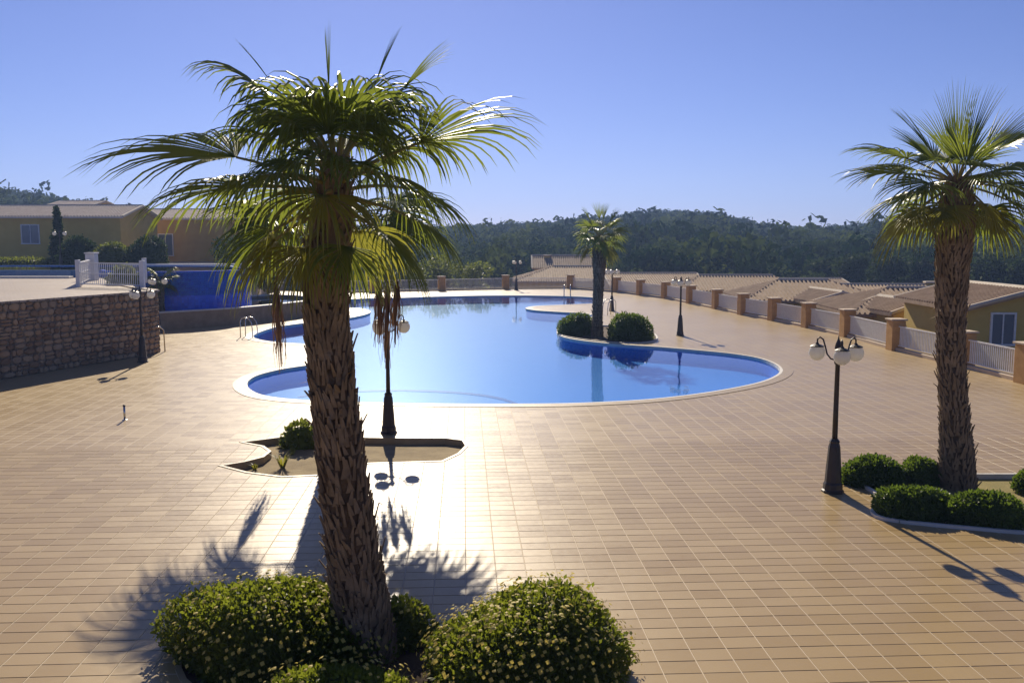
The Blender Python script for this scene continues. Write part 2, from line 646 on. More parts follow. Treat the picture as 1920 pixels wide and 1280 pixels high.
POOL_PX = [(462, 722), (468, 731), (490, 741), (535, 748), (600, 752), (700, 755), (790, 757), (880, 758), (970, 758),
           (1060, 757), (1140, 754), (1220, 749), (1300, 740), (1370, 729), (1425, 717), (1455, 705), (1464, 694),
           (1452, 682), (1420, 671), (1370, 663), (1310, 657), (1240, 651), (1180, 647), (1120, 642), (1075, 636),
           (1050, 629), (1045, 618), (1056, 606), (1085, 598), (1112, 593), (1100, 588), (1050, 585), (1005, 582), (986, 578),
           (1005, 574), (1060, 571.5), (1115, 569), (1132, 565), (1122, 559), (1080, 556), (1020, 554.5), (960, 554),
           (890, 554.5), (820, 556), (760, 558), (710, 559), (655, 561), (622, 566), (612, 571), (640, 576), (680, 579), (694, 584),
           (684, 590), (650, 597), (610, 602), (560, 607), (515, 614), (484, 624), (474, 631), (486, 637), (520, 642),
           (570, 645), (620, 648), (650, 653), (664, 662), (655, 671), (620, 679), (570, 686), (525, 693), (485, 703), (466, 713)]
pool = ccw(smooth_loop(W2(POOL_PX), 4))
pool_out = offset(pool, 0.42)

BED_PX = [(418, 873), (465, 885), (530, 893), (600, 890), (690, 868), (760, 866), (828, 864), (858, 850), (872, 836), (866, 826),
          (835, 822), (760, 822), (690, 821), (590, 816), (520, 821), (458, 829), (495, 836), (509, 846), (495, 857), (460, 866)]
bed = ccw(W2(BED_PX))
RBED_PX = [(1583, 903), (1618, 911), (1645, 927), (1657, 944), (1640, 961), (1660, 974), (1740, 984), (1830, 992), (1990, 1003), (2080, 985),
           (2080, 910), (1990, 894), (1840, 893), (1740, 890), (1640, 886), (1592, 892)]
rbed = ccw(smooth_loop(W2(RBED_PX), 3))
FBED_PX = [(318, 1240), (360, 1205), (460, 1178), (600, 1166), (700, 1163), (790, 1166), (880, 1170), (1020, 1178), (1120, 1200), (1150, 1245),
           (1120, 1300), (1000, 1340), (760, 1360), (500, 1345), (350, 1300)]
fbed = offset(ccw(smooth_loop(W2(FBED_PX), 3)), -0.12)
IBED_PX = [(1052, 628), (1075, 634), (1120, 640), (1180, 644), (1222, 641), (1230, 632), (1215, 622), (1180, 615), (1130, 611), (1080, 613), (1056, 619)]
ibed = ccw(smooth_loop(W2(IBED_PX), 3))

FENCE_PX = [(1925, 718), (1806, 688), (1678, 656), (1588, 631), (1515, 614), (1451, 601), (1393, 590), (1344, 579), (1295, 569), (1248, 559.5),
            (1201, 553.5), (1156, 547.5), (1070, 541), (948, 542), (828, 545), (700, 548), (590, 550.5)]
fence = [tuple(G(x, y)[:2]) for x, y in FENCE_PX]
fence = [(fence[0][0] + 0.5, 23.6), (fence[0][0] + 0.3, 26.4)] + fence[0:]
fence[0] = (17.3, 21.4)
fence[1] = (17.1, 25.6)
deck_outer = [(-34, -8), (18.6, -8)] + [(18.3, 12)] + [(x + 0.8, y + (0.0 if i < 12 else 0.8)) for i, (x, y) in enumerate(fence)] + [(-20, 82), (-34, 82)]
deck_outer = ccw(deck_outer)

v, f = sheet(deck_outer, [pool_out, bed, rbed, fbed, ibed], 0.0)
mb = MB()
mb.add(v, f)
deck = mb.build('pavement', 'deck')
tag(deck, kind='structure')
mb = MB()
wall_band(mb, deck_outer, -7.0, -0.003)
tag(mb.build('retaining_wall', 'yellow_wall'), 'tall yellow retaining wall under the edge of the pool terrace', 'wall')

# --- floor tiles: the 300 that show largest are parts, the rest of the near field one part
ca, sa = math.cos(TILE_A), math.sin(TILE_A)
holes_t = [offset(h, 0.02) for h in (bed, rbed, fbed)] + [pool_out]
cells = []
for iy in range(int(7.5 / TD), int(20.5 / TD)):
    for ix in range(int(-17 / TW), int(17.0 / TW)):
        cx, cy = (ix + 0.5) * TW, (iy + 0.5) * TD
        wx, wy = cx * ca - cy * sa, cx * sa + cy * ca
        if wy < 8.6 or abs(wx) > 0.565 * wy + 0.7 or wx > 16.6:
            continue
        if wx < -14 and wy > 21:
            continue
        ok = True
        for h in holes_t:
            for (dx, dy) in ((-.5, -.5), (.5, -.5), (.5, .5), (-.5, .5), (0, 0)):
                tx, ty = cx + dx * TW, cy + dy * TD
                if inside(tx * ca - ty * sa, tx * sa + ty * ca, h):
                    ok = False
                    break
            if not ok:
                break
        if ok:
            cells.append((wy, wx, cx, cy))
cells.sort()
hx, hy, bv = (TW - JOINT) / 2, (TD - JOINT) / 2, 0.0015
ZT = 0.0045


def tile_verts(cx, cy, dz=0.0, tilt=(0, 0)):
    out = []
    for (ex, ey, z) in ((hx, hy, 0.0005), (hx, hy, ZT - bv), (hx - bv, hy - bv, ZT)):
        for (sx, sy) in ((-1, -1), (1, -1), (1, 1), (-1, 1)):
            x, y = sx * ex, sy * ey
            out.append((x, y, z + (dz + x * tilt[0] + y * tilt[1] if z > 0.001 else 0)))
    return out


TF = [(8, 9, 10, 11)] + [(k * 4 + i, k * 4 + (i + 1) % 4, k * 4 + 4 + (i + 1) % 4, k * 4 + 4 + i) for k in range(2) for i in range(4)]
rt = random.Random(4)
# which tiles show: in frame and not behind the front bushes
def in_view(wx, wy):
    p = ray(960, 640)
    # pixel of the point
    cp, sp = math.cos(PITCH), math.sin(PITCH)
    dz = -CAM_H
    depth = wy * cp - dz * sp
    upc = wy * sp + dz * cp
    px, py = 960 + F * wx / depth, 640 - F * upc / depth
    return -20 < px < 1940 and py < 1290 and not (330 < px < 1150 and py > 1180)


tile_meshes = []
for k in range(6):
    me = bpy.data.meshes.new('tile')
    me.from_pydata(tile_verts(0, 0, rt.uniform(-.0006, .0006), (rt.gauss(0, .0016), rt.gauss(0, .0016))), [], TF)
    me.materials.append(M['tile'])
    tile_meshes.append(me)
nparts = 0
rest_v, rest_f = [], []
for (wy, wx, cx, cy) in cells:
    if nparts < 300 and in_view(wx, wy):
        o = bpy.data.objects.new('tile', tile_meshes[rt.randrange(6)])
        col.objects.link(o)
        o.parent = deck
        o.location = (wx, wy, 0)
        o.rotation_euler = (0, 0, TILE_A)
        nparts += 1
    else:
        tv = tile_verts(0, 0, rt.uniform(-.0006, .0006), (rt.gauss(0, .0016), rt.gauss(0, .0016)))
        n = len(rest_v)
        rest_v += [(wx + x * ca - y * sa, wy + x * sa + y * ca, z) for x, y, z in tv]
        rest_f += [tuple(i + n for i in q) for q in TF]
np_mesh('tile_field', np.array(rest_v), np.array(rest_f), 'tile', deck, 'stuff')

# --- the pool
ZW = -0.07
basin = MB()
wall_band(basin, pool, -0.6, -0.02, True, flip=True)
v, f = sheet(pool, [], -0.6)
basin.add(v, f)
po = basin.build('swimming_pool', 'poolfloor')
tag(po, kind='structure')
cop = MB()
wall_band(cop, pool, -0.03, 0.012, True, flip=True)
ring_band(cop, pool, pool_out, 0.014)
wall_band(cop, pool_out, -0.02, 0.014)
cop.build('coping', 'coping', po)
wl = MB()
pin = offset(pool, -0.03)
wall_band(wl, pin, -0.10, 0.004, True, flip=True)
ring_band(wl, pin, offset(pool, 0.07), 0.019)
wl.build('waterline_rim', 'edge', po)
# curved step shelf along the near shore
step_line = [tuple(G(x, y)[:2]) for x, y in [(560, 726), (610, 719), (660, 716), (740, 714), (820, 716), (890, 721), (940, 729), (975, 741), (990, 755)]]
step_line = smooth_loop(step_line, 5, False)
near = [tuple(G(x, y)[:2]) for x, y in [(985, 757.2), (880, 757), (790, 756), (700, 754), (600, 751), (555, 748)]]
shelf = ccw(step_line + near)
st = MB()
v, f = sheet(shelf, [], -0.28)
st.add(v, f)
wall_band(st, shelf, -0.59, -0.28)
st.build('step_shelf', 'poolfloor', po)
nos = MB()
sl2 = [(x, y - 0.38) for x, y in step_line]
n = len(step_line)
nos.add([(x, y, -0.272) for x, y in step_line] + [(x, y, -0.272) for x, y in sl2], [(i + n, i + 1 + n, i + 1, i) for i in range(n - 1)])
nos.build('step_nosing', 'poolstep', po)
v, f = sheet(pool, [], ZW)
wmb = MB()
wmb.add(v, f)
tag(wmb.build('water', 'water'), kind='structure')


# --- planting beds: sunken soil with a pale rim
def planting_bed(poly, mat, depth, rim, rimmat='edge', label=None):
    m = MB()
    v, f = sheet(poly, [], -depth)
    # gently uneven soil
    rr = random.Random(int(depth * 1000) + len(poly))
    m.add(v, f)
    o = m.build('planting_bed', mat)
    tag(o, kind='structure')
    w = MB()
    wall_band(w, poly, -depth - 0.02, rim, True, flip=True)
    po_ = offset(poly, 0.07)
    ring_band(w, poly, po_, rim)
    wall_band(w, po_, -0.01, rim)
    w.build('bed_edging', rimmat, o)
    return o


planting_bed(bed, 'soil', 0.14, 0.012, 'coping')
planting_bed(rbed, 'sandygrass', 0.05, 0.05)
planting_bed(fbed, 'darksoil', 0.05, 0.02, 'coping')
planting_bed(ibed, 'darksoil', 0.03, 0.05)


# --- upper terrace, its stone wall and its pool
UZ = 2.53
wall_path = smooth_loop([(-23.2, 19.0), (-20.6, 23.0), (-18.4, 26.6), (-16.95, 29.9), (-15.75, 33.2), (-14.75, 36.0), (-14.55, 37.2)], 6, False)
DC, DR = (-19.5, 53.0), 4.1
drum_arc = [(DC[0] + DR * math.cos(R(a)), DC[1] + DR * math.sin(R(a))) for a in range(195, 416, 5)]
terr = wall_path + [(-15.9, 38.9), (-18.0, 42.0), (-19.6, 46.0), (-20.9, 49.3)] + [(-23.0, 52.0)] + [(-17.2, 57.0), (-17.4, 62), (-19, 68), (-21, 76), (-24, 112), (-100, 112), (-100, 19)]
terr = ccw(terr)
UW = 2.92
upool = ccw([(-60, 50.0), (-40, 50.2), (-24.6, 50.6)] +
            [(x, y) for x, y in drum_arc if True] + [(-18.5, 59.0), (-22, 60.0), (-60, 60.0)])
v, f = sheet(terr, [ccw(upool)], UZ)
mb = MB()
mb.add(v, f)
wall_band(mb, [p for p in terr], -0.5, UZ - 0.002)
tag(mb.build('upper_terrace', 'updeck'), kind='structure')
# upper pool: shell, rim, water
mb = MB()
up_out = offset(upool, 0.28)
wall_band(mb, upool, 1.6, UW - 0.06, True, flip=True)
v, f = sheet(upool, [], 1.6)
mb.add(v, f)
upo = mb.build('upper_pool', 'poolfloor')
tag(upo, kind='structure')
back_part = [p for p in upool]
mb = MB()
n = len(upool)
for i in range(n):
    a, b = upool[i], upool[(i + 1) % n]
    if (Vector(a) - Vector(DC)).length < DR + 0.1 and (Vector(b) - Vector(DC)).length < DR + 0.1:
        continue
    A, B = up_out[i], up_out[(i + 1) % n]
    mb.add([(*a, UZ - 0.1), (*b, UZ - 0.1), (*B, UZ - 0.1), (*A, UZ - 0.1), (*a, UW + 0.02), (*b, UW + 0.02), (*B, UW + 0.02), (*A, UW + 0.02)],
           [(4, 7, 6, 5), (0, 1, 5, 4), (2, 3, 7, 6)])
mb.build('pool_rim', 'rim_mosaic', upo)
mb = MB()
mb.box((-43.0, 49.45, UZ + 0.05), (38.0, 0.5, 0.12), 0, 0.02)
mb.build('pool_kerb', 'edge', upo)
v, f = sheet(upool, [], UW - 0.03)
mb = MB()
mb.add(v, f)
tag(mb.build('upper_water', 'water'), kind='structure')
# blue mosaic overflow wall
mb = MB()
d_in = [(DC[0] + (DR - 0.22) * math.cos(R(a)), DC[1] + (DR - 0.22) * math.sin(R(a))) for a in range(195, 416, 5)]
wall_band(mb, drum_arc, 0.0, UW, False)
wall_band(mb, d_in, 1.6, UW, False, flip=True)
n = len(drum_arc)
mb.add([(*p, UW) for p in drum_arc] + [(*p, UW) for p in d_in], [(i, i + 1, n + i + 1, n + i) for i in range(n - 1)])
tag(mb.build('overflow_wall', 'drum'), 'curved royal blue mosaic wall of the raised pool', 'pool wall')

# catch basin at its foot
BH = 0.9
bpts = W2([(268, 624), (300, 620), (380, 614), (450, 608.5), (500, 603), (540, 598), (565, 594.5)]) + [(-12.3, 56.2), (-12.9, 58.6), (-14.4, 60.8), (-16.4, 61.4)]
bfront = smooth_loop(bpts, 5, False)
bfull = ccw(bfront + [(-18.5, 59), (-20.5, 55), (-21.5, 50)])
bin_ = offset(bfull, -0.32)
mb = MB()
wall_band(mb, bfull, 0, BH)
wall_band(mb, bin_, 0.35, BH, True, flip=True)
cb = mb.build('catch_basin', 'basin_wall')
tag(cb, 'low curved stone basin wall below the blue mosaic wall', 'basin')
mb = MB()
ring_band(mb, offset(bfull, -0.34), offset(bfull, 0.05), BH + 0.05)
wall_band(mb, offset(bfull, 0.05), BH - 0.01, BH + 0.05)
wall_band(mb, offset(bfull, -0.34), BH - 0.01, BH + 0.05, True, flip=True)
mb.build('coping', 'edge', cb)
mb = MB()
v, f = sheet(bin_, [], 0.36)
mb.add(v, f)
mb.build('basin_floor', 'poolstep', cb)
mb = MB()
v, f = sheet(offset(bfull, -0.33), [], BH - 0.13)
mb.add(v, f)
tag(mb.build('basin_water', 'water'), kind='structure')

# rubble retaining wall: mortar backing with stones set proud of it
sw = MB()
wp = wall_path
wall_band(sw, wp, -0.1, UZ - 0.01, False)
end_path = [wall_path[-1], (-15.9, 38.9), (-18.0, 42.0)]
wall_band(sw, end_path, -0.1, UZ - 0.01, False)
swo = sw.build('stone_wall', 'mortar')
tag(swo, 'brown rubble stone retaining wall of the upper terrace', 'wall')
cum = [0.0]
full = wall_path + end_path[1:]
for a, b in zip(full, full[1:]):
    cum.append(cum[-1] + (Vector(b) - Vector(a)).length)


def wpos(s):
    s = max(0, min(s, cum[-1] - 1e-4))
    for i in range(len(cum) - 1):
        if cum[i + 1] >= s:
            t = (s - cum[i]) / max(cum[i + 1] - cum[i], 1e-6)
            a, b = Vector(full[i]), Vector(full[i + 1])
            d = (b - a).normalized()
            return a + (b - a) * t, Vector((d.y, -d.x))


rs = random.Random(11)
stones = []
z = 0.0
while z < UZ - 0.05:
    hrow = min(rs.uniform(0.15, 0.26), UZ - 0.012 - z)
    if UZ - 0.012 - (z + hrow) < 0.1:
        hrow = UZ - 0.012 - z
    s = rs.uniform(0, 0.3)
    while s < cum[-1] - 0.15:
        wd = rs.uniform(0.17, 0.48)
        if rs.random() < 0.18 and hrow > 0.19:
            stones.append((s, z, wd, hrow * 0.5))
            stones.append((s, z + hrow * 0.5, wd, hrow * 0.5))
        else:
            stones.append((s, z, wd, hrow))
        s += wd
    z += hrow


def stone_geo(s, z, w, h, rr):
    g = 0.012
    pts = []
    cs, cz = s + w / 2, z + h / 2
    k = 8
    for i in range(k):
        a = 2 * math.pi * (i + 0.5) / k
        x, y = math.cos(a), math.sin(a)
        m_ = max(abs(x), abs(y)) ** 0.72
        pts.append(((w / 2 - g) * x / m_ * rr.uniform(0.90, 1.0), (h / 2 - g) * y / m_ * rr.uniform(0.90, 1.0)))
    p = rr.uniform(0.03, 0.075)
    vs = []
    for (sc, dep) in ((1.0, -0.01), (1.0, p * 0.55), (0.78, p)):
        for (x, y) in pts:
            q, nn = wpos(cs + x * sc)
            dd = dep + (rr.uniform(-0.008, 0.008) if dep > 0 else 0)
            vs.append((q.x + nn.x * dd, q.y + nn.y * dd, max(0.0, cz + y * sc)))
    fs = [tuple(range(2 * k, 3 * k))]
    for r_ in range(2):
        for i in range(k):
            j = (i + 1) % k
            fs.append((r_ * k + i, r_ * k + j, r_ * k + k + j, r_ * k + k + i))
    return vs, fs


def stone_px(s, z):
    q, nn = wpos(s)
    return 960 + F * q.x / q.y, q.y


info = []
for st_ in stones:
    px, yy = stone_px(st_[0] + st_[2] / 2, st_[1])
    vis = -5 < px and st_[0] < cum[len(wall_path) - 1] + 0.2
    info.append((-(st_[2] * st_[3]) / (yy * yy) if vis else 0.0, st_))
info.sort()
restm = MB()
rest_t = []
for i, (key, st_) in enumerate(info):
    vs, fs = stone_geo(*st_, rs)
    tint = rs.random()
    if i < 300 and key < 0:
        me = bpy.data.meshes.new('stone')
        me.from_pydata(vs, [], fs)
        a = me.attributes.new('tint', 'FLOAT', 'POINT')
        a.data.foreach_set('value', [tint] * len(vs))
        link('stone', me, 'stone', swo)
    else:
        restm.add(vs, fs)
        rest_t += [tint] * len(vs)
me = bpy.data.meshes.new('stonework')
me.from_pydata(restm.v, [], restm.f)
a = me.attributes.new('tint', 'FLOAT', 'POINT')
a.data.foreach_set('value', rest_t)
link('stonework', me, 'stone', swo, 'stuff')
# capping of the wall
mb = MB()
offp = []
for i in range(len(full)):
    q, nn = wpos(cum[i])
    offp.append((q + nn * 0.10, q - nn * 0.30))
vs, fs = [], []
for a, b in offp:
    vs += [(a.x, a.y, UZ - 0.02), (a.x, a.y, UZ + 0.05), (b.x, b.y, UZ + 0.05), (b.x, b.y, UZ - 0.02)]
for i in range(len(offp) - 1):
    for k in range(3):
        fs.append((i * 4 + k, i * 4 + 4 + k, i * 4 + 5 + k, i * 4 + 1 + k))
fs += [(0, 1, 2, 3), tuple(len(vs) - 4 + k for k in (3, 2, 1, 0))]
mb.add(vs, fs)
mb.build('coping', 'updeck', swo)

# --- terrain: valley floor rising into wooded hills, out to the horizon
RIDGE = [(-3000, 360), (-1200, 320), (-400, 325), (0, 343), (100, 357), (230, 378), (330, 394), (450, 406), (600, 414), (800, 414), (905, 412), (1060, 402), (1180, 391),
         (1250, 386), (1320, 388), (1380, 400), (1440, 414), (1540, 415), (1620, 406), (1750, 403), (1920, 398), (2600, 380), (5000, 370)]
rx = np.array([p[0] for p in RIDGE], float)
ry = np.array([p[1] for p in RIDGE], float)
TERR_Z = -3.4
RIDGE_R = 420.0


def h2(x, y, seed=0.0):
    return (np.sin(x * 0.031 + 1.3 + seed) * np.cos(y * 0.027 - 0.7) + 0.5 * np.sin(x * 0.083 + y * 0.061 + seed) + 0.3 * np.cos(x * 0.17 - y * 0.13))


def terrain_z(x, y):
    x = np.asarray(x, float)
    y = np.asarray(y, float)
    r = np.hypot(x, y)
    ang = np.arctan2(x, np.maximum(y, 1e-3))
    px = 960 + F * np.tan(np.clip(ang, -1.35, 1.35))
    top = CAM_H + (450 - np.interp(px, rx, ry)) / F * RIDGE_R * np.cos(np.clip(ang, -1.2, 1.2)) - 4.2
    t = np.clip((r - 105) / (RIDGE_R - 105), 0, 1)
    up = t * t * (3 - 2 * t) * 0.55 + 0.45 * np.sqrt(t)
    back = np.clip((r - RIDGE_R) / 700, 0, 1)
    back = back * back * (3 - 2 * back)
    z = TERR_Z + (top - TERR_Z) * up * (1 - back * 0.8) + h2(x, y) * 0.9 * np.clip((r - 110) / 80, 0, 1) * (1 - t * 0.6)
    front = np.clip((y + 40) / 80, 0, 1)
    return TERR_Z + (z - TERR_Z) * front


radii = np.concatenate([np.linspace(0, 100, 8), np.linspace(110, 460, 60), np.linspace(500, 1200, 14), np.array([1600, 2400, 4000, 7000, 12000])])
nang = 240
an = np.linspace(-math.pi, math.pi, nang, endpoint=False)
gx = radii[:, None] * np.sin(an)[None, :]
gy = radii[:, None] * np.cos(an)[None, :]
gz = terrain_z(gx, gy)
V = np.stack([gx, gy, gz], -1).reshape(-1, 3)
ii, jj = np.meshgrid(np.arange(len(radii) - 1), np.arange(nang), indexing='ij')
j2 = (jj + 1) % nang
FQ = np.stack([ii * nang + jj, (ii + 1) * nang + jj, (ii + 1) * nang + j2, ii * nang + j2], -1).reshape(-1, 4)[:, ::-1]
tag(np_mesh('terrain', V, FQ, 'ground', smooth=True), kind='structure')


# --- woods on the hills (read as one mass)
def crown_proto(rng, nq, flat, qs=1.0):
    """leaf clumps of one small pine: quads spread over a lumpy crown"""
    lob = rng.normal(size=(6, 3)) * np.array([0.34, 0.34, 0.18 * flat])
    lob[:, 2] += 0.55
    pts = lob[rng.integers(0, 6, nq)]
    d = rng.normal(size=(nq, 3))
    d /= np.linalg.norm(d, axis=1)[:, None]
    pts = pts + d * np.array([0.36, 0.36, 0.30]) * rng.uniform(0.75, 1.08, (nq, 1))
    pts[:, 2] = np.maximum(pts[:, 2], 0.02)
    nrm = d + rng.normal(size=(nq, 3)) * 0.45
    nrm /= np.linalg.norm(nrm, axis=1)[:, None]
    a = np.cross(nrm, rng.normal(size=(nq, 3)))
    a /= np.linalg.norm(a, axis=1)[:, None]
    b = np.cross(nrm, a)
    s = rng.uniform(0.08, 0.16, (nq, 1)) * qs
    q = np.stack([pts - a * s - b * s * 0.6, pts + a * s - b * s * 0.7, pts + a * s * 0.7 + b * s, pts - a * s * 0.8 + b * s * 0.8], 1)
    return q


rng = np.random.default_rng(5)
protos = [crown_proto(rng, 64, 1.0 + 0.5 * (k % 3)) for k in range(6)]
protos_near = [crown_proto(rng, 190, 1.0 + 0.5 * (k % 3), 0.6) for k in range(6)]
blocks, tints = [], []
nt_ = 0
while nt_ < 9600:
    r = 118 + (RIDGE_R + 30 - 118) * rng.random() ** 0.85
    pxx = rng.uniform(-250, 2200)
    x = (pxx - 960) / F
    y = r / math.hypot(1, x)
    x *= y
    if x < -20 and y < 120:
        continue
    sc = rng.uniform(2.4, 4.6) * (1.0 if rng.random() < 0.85 else 1.3)
    if r > 330:
        sc *= 0.5
    elif r > 230:
        sc *= 0.72
    q = (protos if r > 215 else protos_near)[rng.integers(0, 6)]
    a = rng.uniform(0, 6.28)
    rot = np.array([[math.cos(a), -math.sin(a), 0], [math.sin(a), math.cos(a), 0], [0, 0, 1]])
    zz = float(terrain_z(x, y))
    q2 = (q @ rot.T) * np.array([sc, sc, sc * rng.uniform(0.75, 1.15) * (0.7 if r > 310 else 1.0)]) + np.array([x, y, zz - 0.3])
    blocks.append(q2)
    tints.append(np.full(q2.shape[0] * 4, np.clip(rng.normal(0.45, 0.25), 0, 1)))
    nt_ += 1
VV = np.concatenate(blocks).reshape(-1, 3)
FF = np.arange(len(VV)).reshape(-1, 4)
tag(np_mesh('hillside_wood', VV, FF, 'hill_leaf', attr=np.concatenate(tints)), 'dark pine wood covering the hills behind the pool', 'wood', kind='stuff')


# ================================================================== THINGS
# --- low fence round the terrace: ochre pillars and white railings
fo = empty('terrace_fence', (fence[2][0], fence[2][1], 0), 0, 'ochre pillar fence with white railings along the terrace edge', 'fence')
fbase = Vector(fo.location)


def rel(p):
    return (p[0] - fbase.x, p[1] - fbase.y, p[2] if len(p) > 2 else 0)


PH = 1.26
for i, p in enumerate(fence):
    a, b = Vector(fence[max(i - 1, 0)]), Vector(fence[min(i + 1, len(fence) - 1)])
    ang = math.atan2(b.y - a.y, b.x - a.x)
    pm = MB().box((0, 0, PH / 2 - 0.01), (0.56, 0.56, PH), 0, 0.015)
    o = pm.build('pillar', 'ochre_pillar', fo)
    o.location = rel(p)
    o.rotation_euler = (0, 0, ang)
    cm = MB().box((0, 0, 0.04), (0.68, 0.68, 0.07), 0, 0.012)
    c = cm.build('pillar_cap', 'cap', o)
    c.location = (0, 0, PH - 0.005)
for i in range(len(fence) - 1):
    a, b = Vector(fence[i]), Vector(fence[i + 1])
    d = (b - a)
    L = d.length
    ang = math.atan2(d.y, d.x)
    mid = (a + b) / 2
    km = MB().box((0, 0, 0.06), (L - 0.50, 0.24, 0.14), 0, 0.01)
    o = km.build('kerb', 'cap', fo)
    o.location = rel((mid.x, mid.y))
    o.rotation_euler = (0, 0, ang)
    rm = MB()
    rm.box((0, 0, 1.02), (L - 0.5, 0.05, 0.045))
    rm.box((0, 0, 0.22), (L - 0.5, 0.04, 0.035))
    ro = rm.build('railing', 'white', fo)
    ro.location = rel((mid.x, mid.y))
    ro.rotation_euler = (0, 0, ang)
    bm_ = MB()
    nb = int((L - 0.7) / 0.115)
    for k in range(nb):
        x = -(L - 0.7) / 2 + (k + 0.5) * (L - 0.7) / nb
        bm_.box((x, 0, 0.62), (0.032, 0.032, 0.80))
    bm_.build('railing_bars', 'white', ro, kind='stuff')


# --- lamp posts
def lamp_post(loc, rot, label, narm=3, sc=1.0):
    o = empty('lamp_post', loc, rot, label, 'lamp post', 'black lamp posts with hanging globes')
    MB().lathe([(0.20, 0.0), (0.20, 0.04), (0.175, 0.06), (0.17, 0.16), (0.15, 0.20), (0.135, 0.45), (0.105, 0.85), (0.085, 0.92), (0.095, 0.95), (0.06, 1.0)], 10).build('base', 'black', o)
    MB().lathe([(0.052, 0.98), (0.046, 1.6), (0.042, 2.36), (0.062, 2.38), (0.062, 2.43), (0.04, 2.46), (0.036, 2.62), (0.065, 2.66), (0.05, 2.74), (0.018, 2.82), (0.004, 2.90)], 12).build('pole', 'black', o, True)
    for k in range(narm):
        a = 2 * math.pi * k / narm
        ux, uy = math.cos(a), math.sin(a)
        prof = [(0.04, 2.44), (0.13, 2.46), (0.20, 2.54), (0.24, 2.68), (0.28, 2.80), (0.34, 2.84), (0.385, 2.80), (0.39, 2.72)]
        MB().tube([(r * ux, r * uy, z) for r, z in prof], 0.015, 6).build('arm', 'black', o, True)
        gx_, gy_ = 0.39 * ux, 0.39 * uy
        g = MB().lathe([(0.05, -0.145), (0.10, -0.115), (0.138, -0.06), (0.15, 0.0), (0.138, 0.06), (0.105, 0.105), (0.07, 0.125)], 16).build('globe', 'globe', o, True)
        g.location = (gx_, gy_, 2.555)
        MB().lathe([(0.125, 0.105), (0.13, 0.115), (0.08, 0.14), (0.035, 0.155), (0.025, 0.18)], 12).build('globe_cap', 'black', g)
    return o


lamp_post(G(1561, 922), R(20), 'black lamp post with dark bushes at its foot beside the right planting bed')
lamp_post(G(1275, 629), R(15), 'black lamp post standing on the deck right of the poolside palm bushes')
lamp_post(G(1147, 583), R(20), 'black lamp post just behind the poolside palm, between pool and fence')
lamp_post(G(968, 544), R(10), 'farthest black lamp post, at the far end of the pool')
lamp_post(G(729, 812), R(10), 'black lamp post behind the large palm, at the edge of the empty bed')
lamp_post(G(268, 679), R(30), 'black lamp post in front of the end of the rubble stone wall')
lamp_post(G(297, 624), R(30), 'black lamp post between the stone wall and the blue mosaic wall')
lamp_post(G(115, 502, UZ), R(0), 'lamp post with two white globes before the cypress on the upper terrace', 2)


# --- palms
def frond(palm, C, az, el, plen, L, mat='palm_green', sag=0.25, droop=1.0, nseg=34, half=112, sections=7, rr=None, dead=False, wscale=1.0):
    rr = rr or random
    C = Vector(C)
    pts, p, e = [], C.copy(), el
    ns = 6
    d = None
    for k in range(ns + 1):
        pts.append(p.copy())
        e = el - sag * (k / ns) ** 1.5
        d = Vector((math.cos(e) * math.cos(az), math.cos(e) * math.sin(az), math.sin(e)))
        p = p + d * (plen / ns)
    hub = pts[-1]
    s = Vector((math.sin(az), -math.cos(az), 0))
    roll = rr.uniform(-0.35, 0.35)
    s = (Matrix.Rotation(roll, 3, d) @ s).normalized()
    nrm = s.cross(d).normalized()
    vs, fs = [], []
    A = R(half)
    da = 2 * A / (nseg - 1)
    conn = 0.46
    for k in range(nseg):
        a = -A + da * k + rr.uniform(-0.25, 0.25) * da
        lk = L * (0.66 + 0.34 * math.cos(a * 0.62)) * rr.uniform(0.90, 1.06)
        cup = 0.10 * abs(math.sin(a)) + 0.05
        v = (d * math.cos(a) + s * math.sin(a) + nrm * cup).normalized()
        q = hub.copy()
        rows = []
        bend = droop * rr.uniform(0.7, 1.35)
        tw = rr.uniform(-0.4, 0.4)
        for t_i in range(sections + 1):
            t = t_i / sections
            sd = v.cross(nrm)
            if sd.length < 1e-3:
                sd = s.copy()
            sd.normalize()
            if t <= conn:
                w = max(0.006, t * lk * math.tan(da * 0.5) * 1.04)
            else:
                w = conn * lk * math.tan(da * 0.5) * (1 - (t - conn) / (1 - conn)) ** 0.7 * 0.82
            w *= wscale
            up = sd.cross(v).normalized()
            rows.append((q - sd * w, q + up * w * 0.55, q + sd * w))
            g = bend * (0.06 + 0.85 * max(0, t - 0.28))
            v = (v + Vector((0, 0, -1)) * g * (7.0 / sections)).normalized()
            q = q + v * (lk / sections)
        b0 = len(vs)
        for (x, y, z_) in rows[:-1]:
            vs += [x, y, z_]
        tip = rows[-1][1]
        vs.append(tip)
        m_ = len(rows) - 1
        for i in range(m_ - 1):
            o_ = b0 + i * 3
            fs += [(o_, o_ + 1, o_ + 4, o_ + 3), (o_ + 1, o_ + 2, o_ + 5, o_ + 4)]
        o_ = b0 + (m_ - 1) * 3
        fs += [(o_, o_ + 1, b0 + m_ * 3), (o_ + 1, o_ + 2, b0 + m_ * 3)]
    m = MB()
    m.add(vs, fs)
    fr = m.build('frond', mat, palm)
    rad = [0.030 - 0.016 * k / ns for k in range(ns + 1)]
    MB().tube(pts, rad, 6).build('petiole', 'petiole' if not dead else 'palm_dead', fr, True)
    return fr


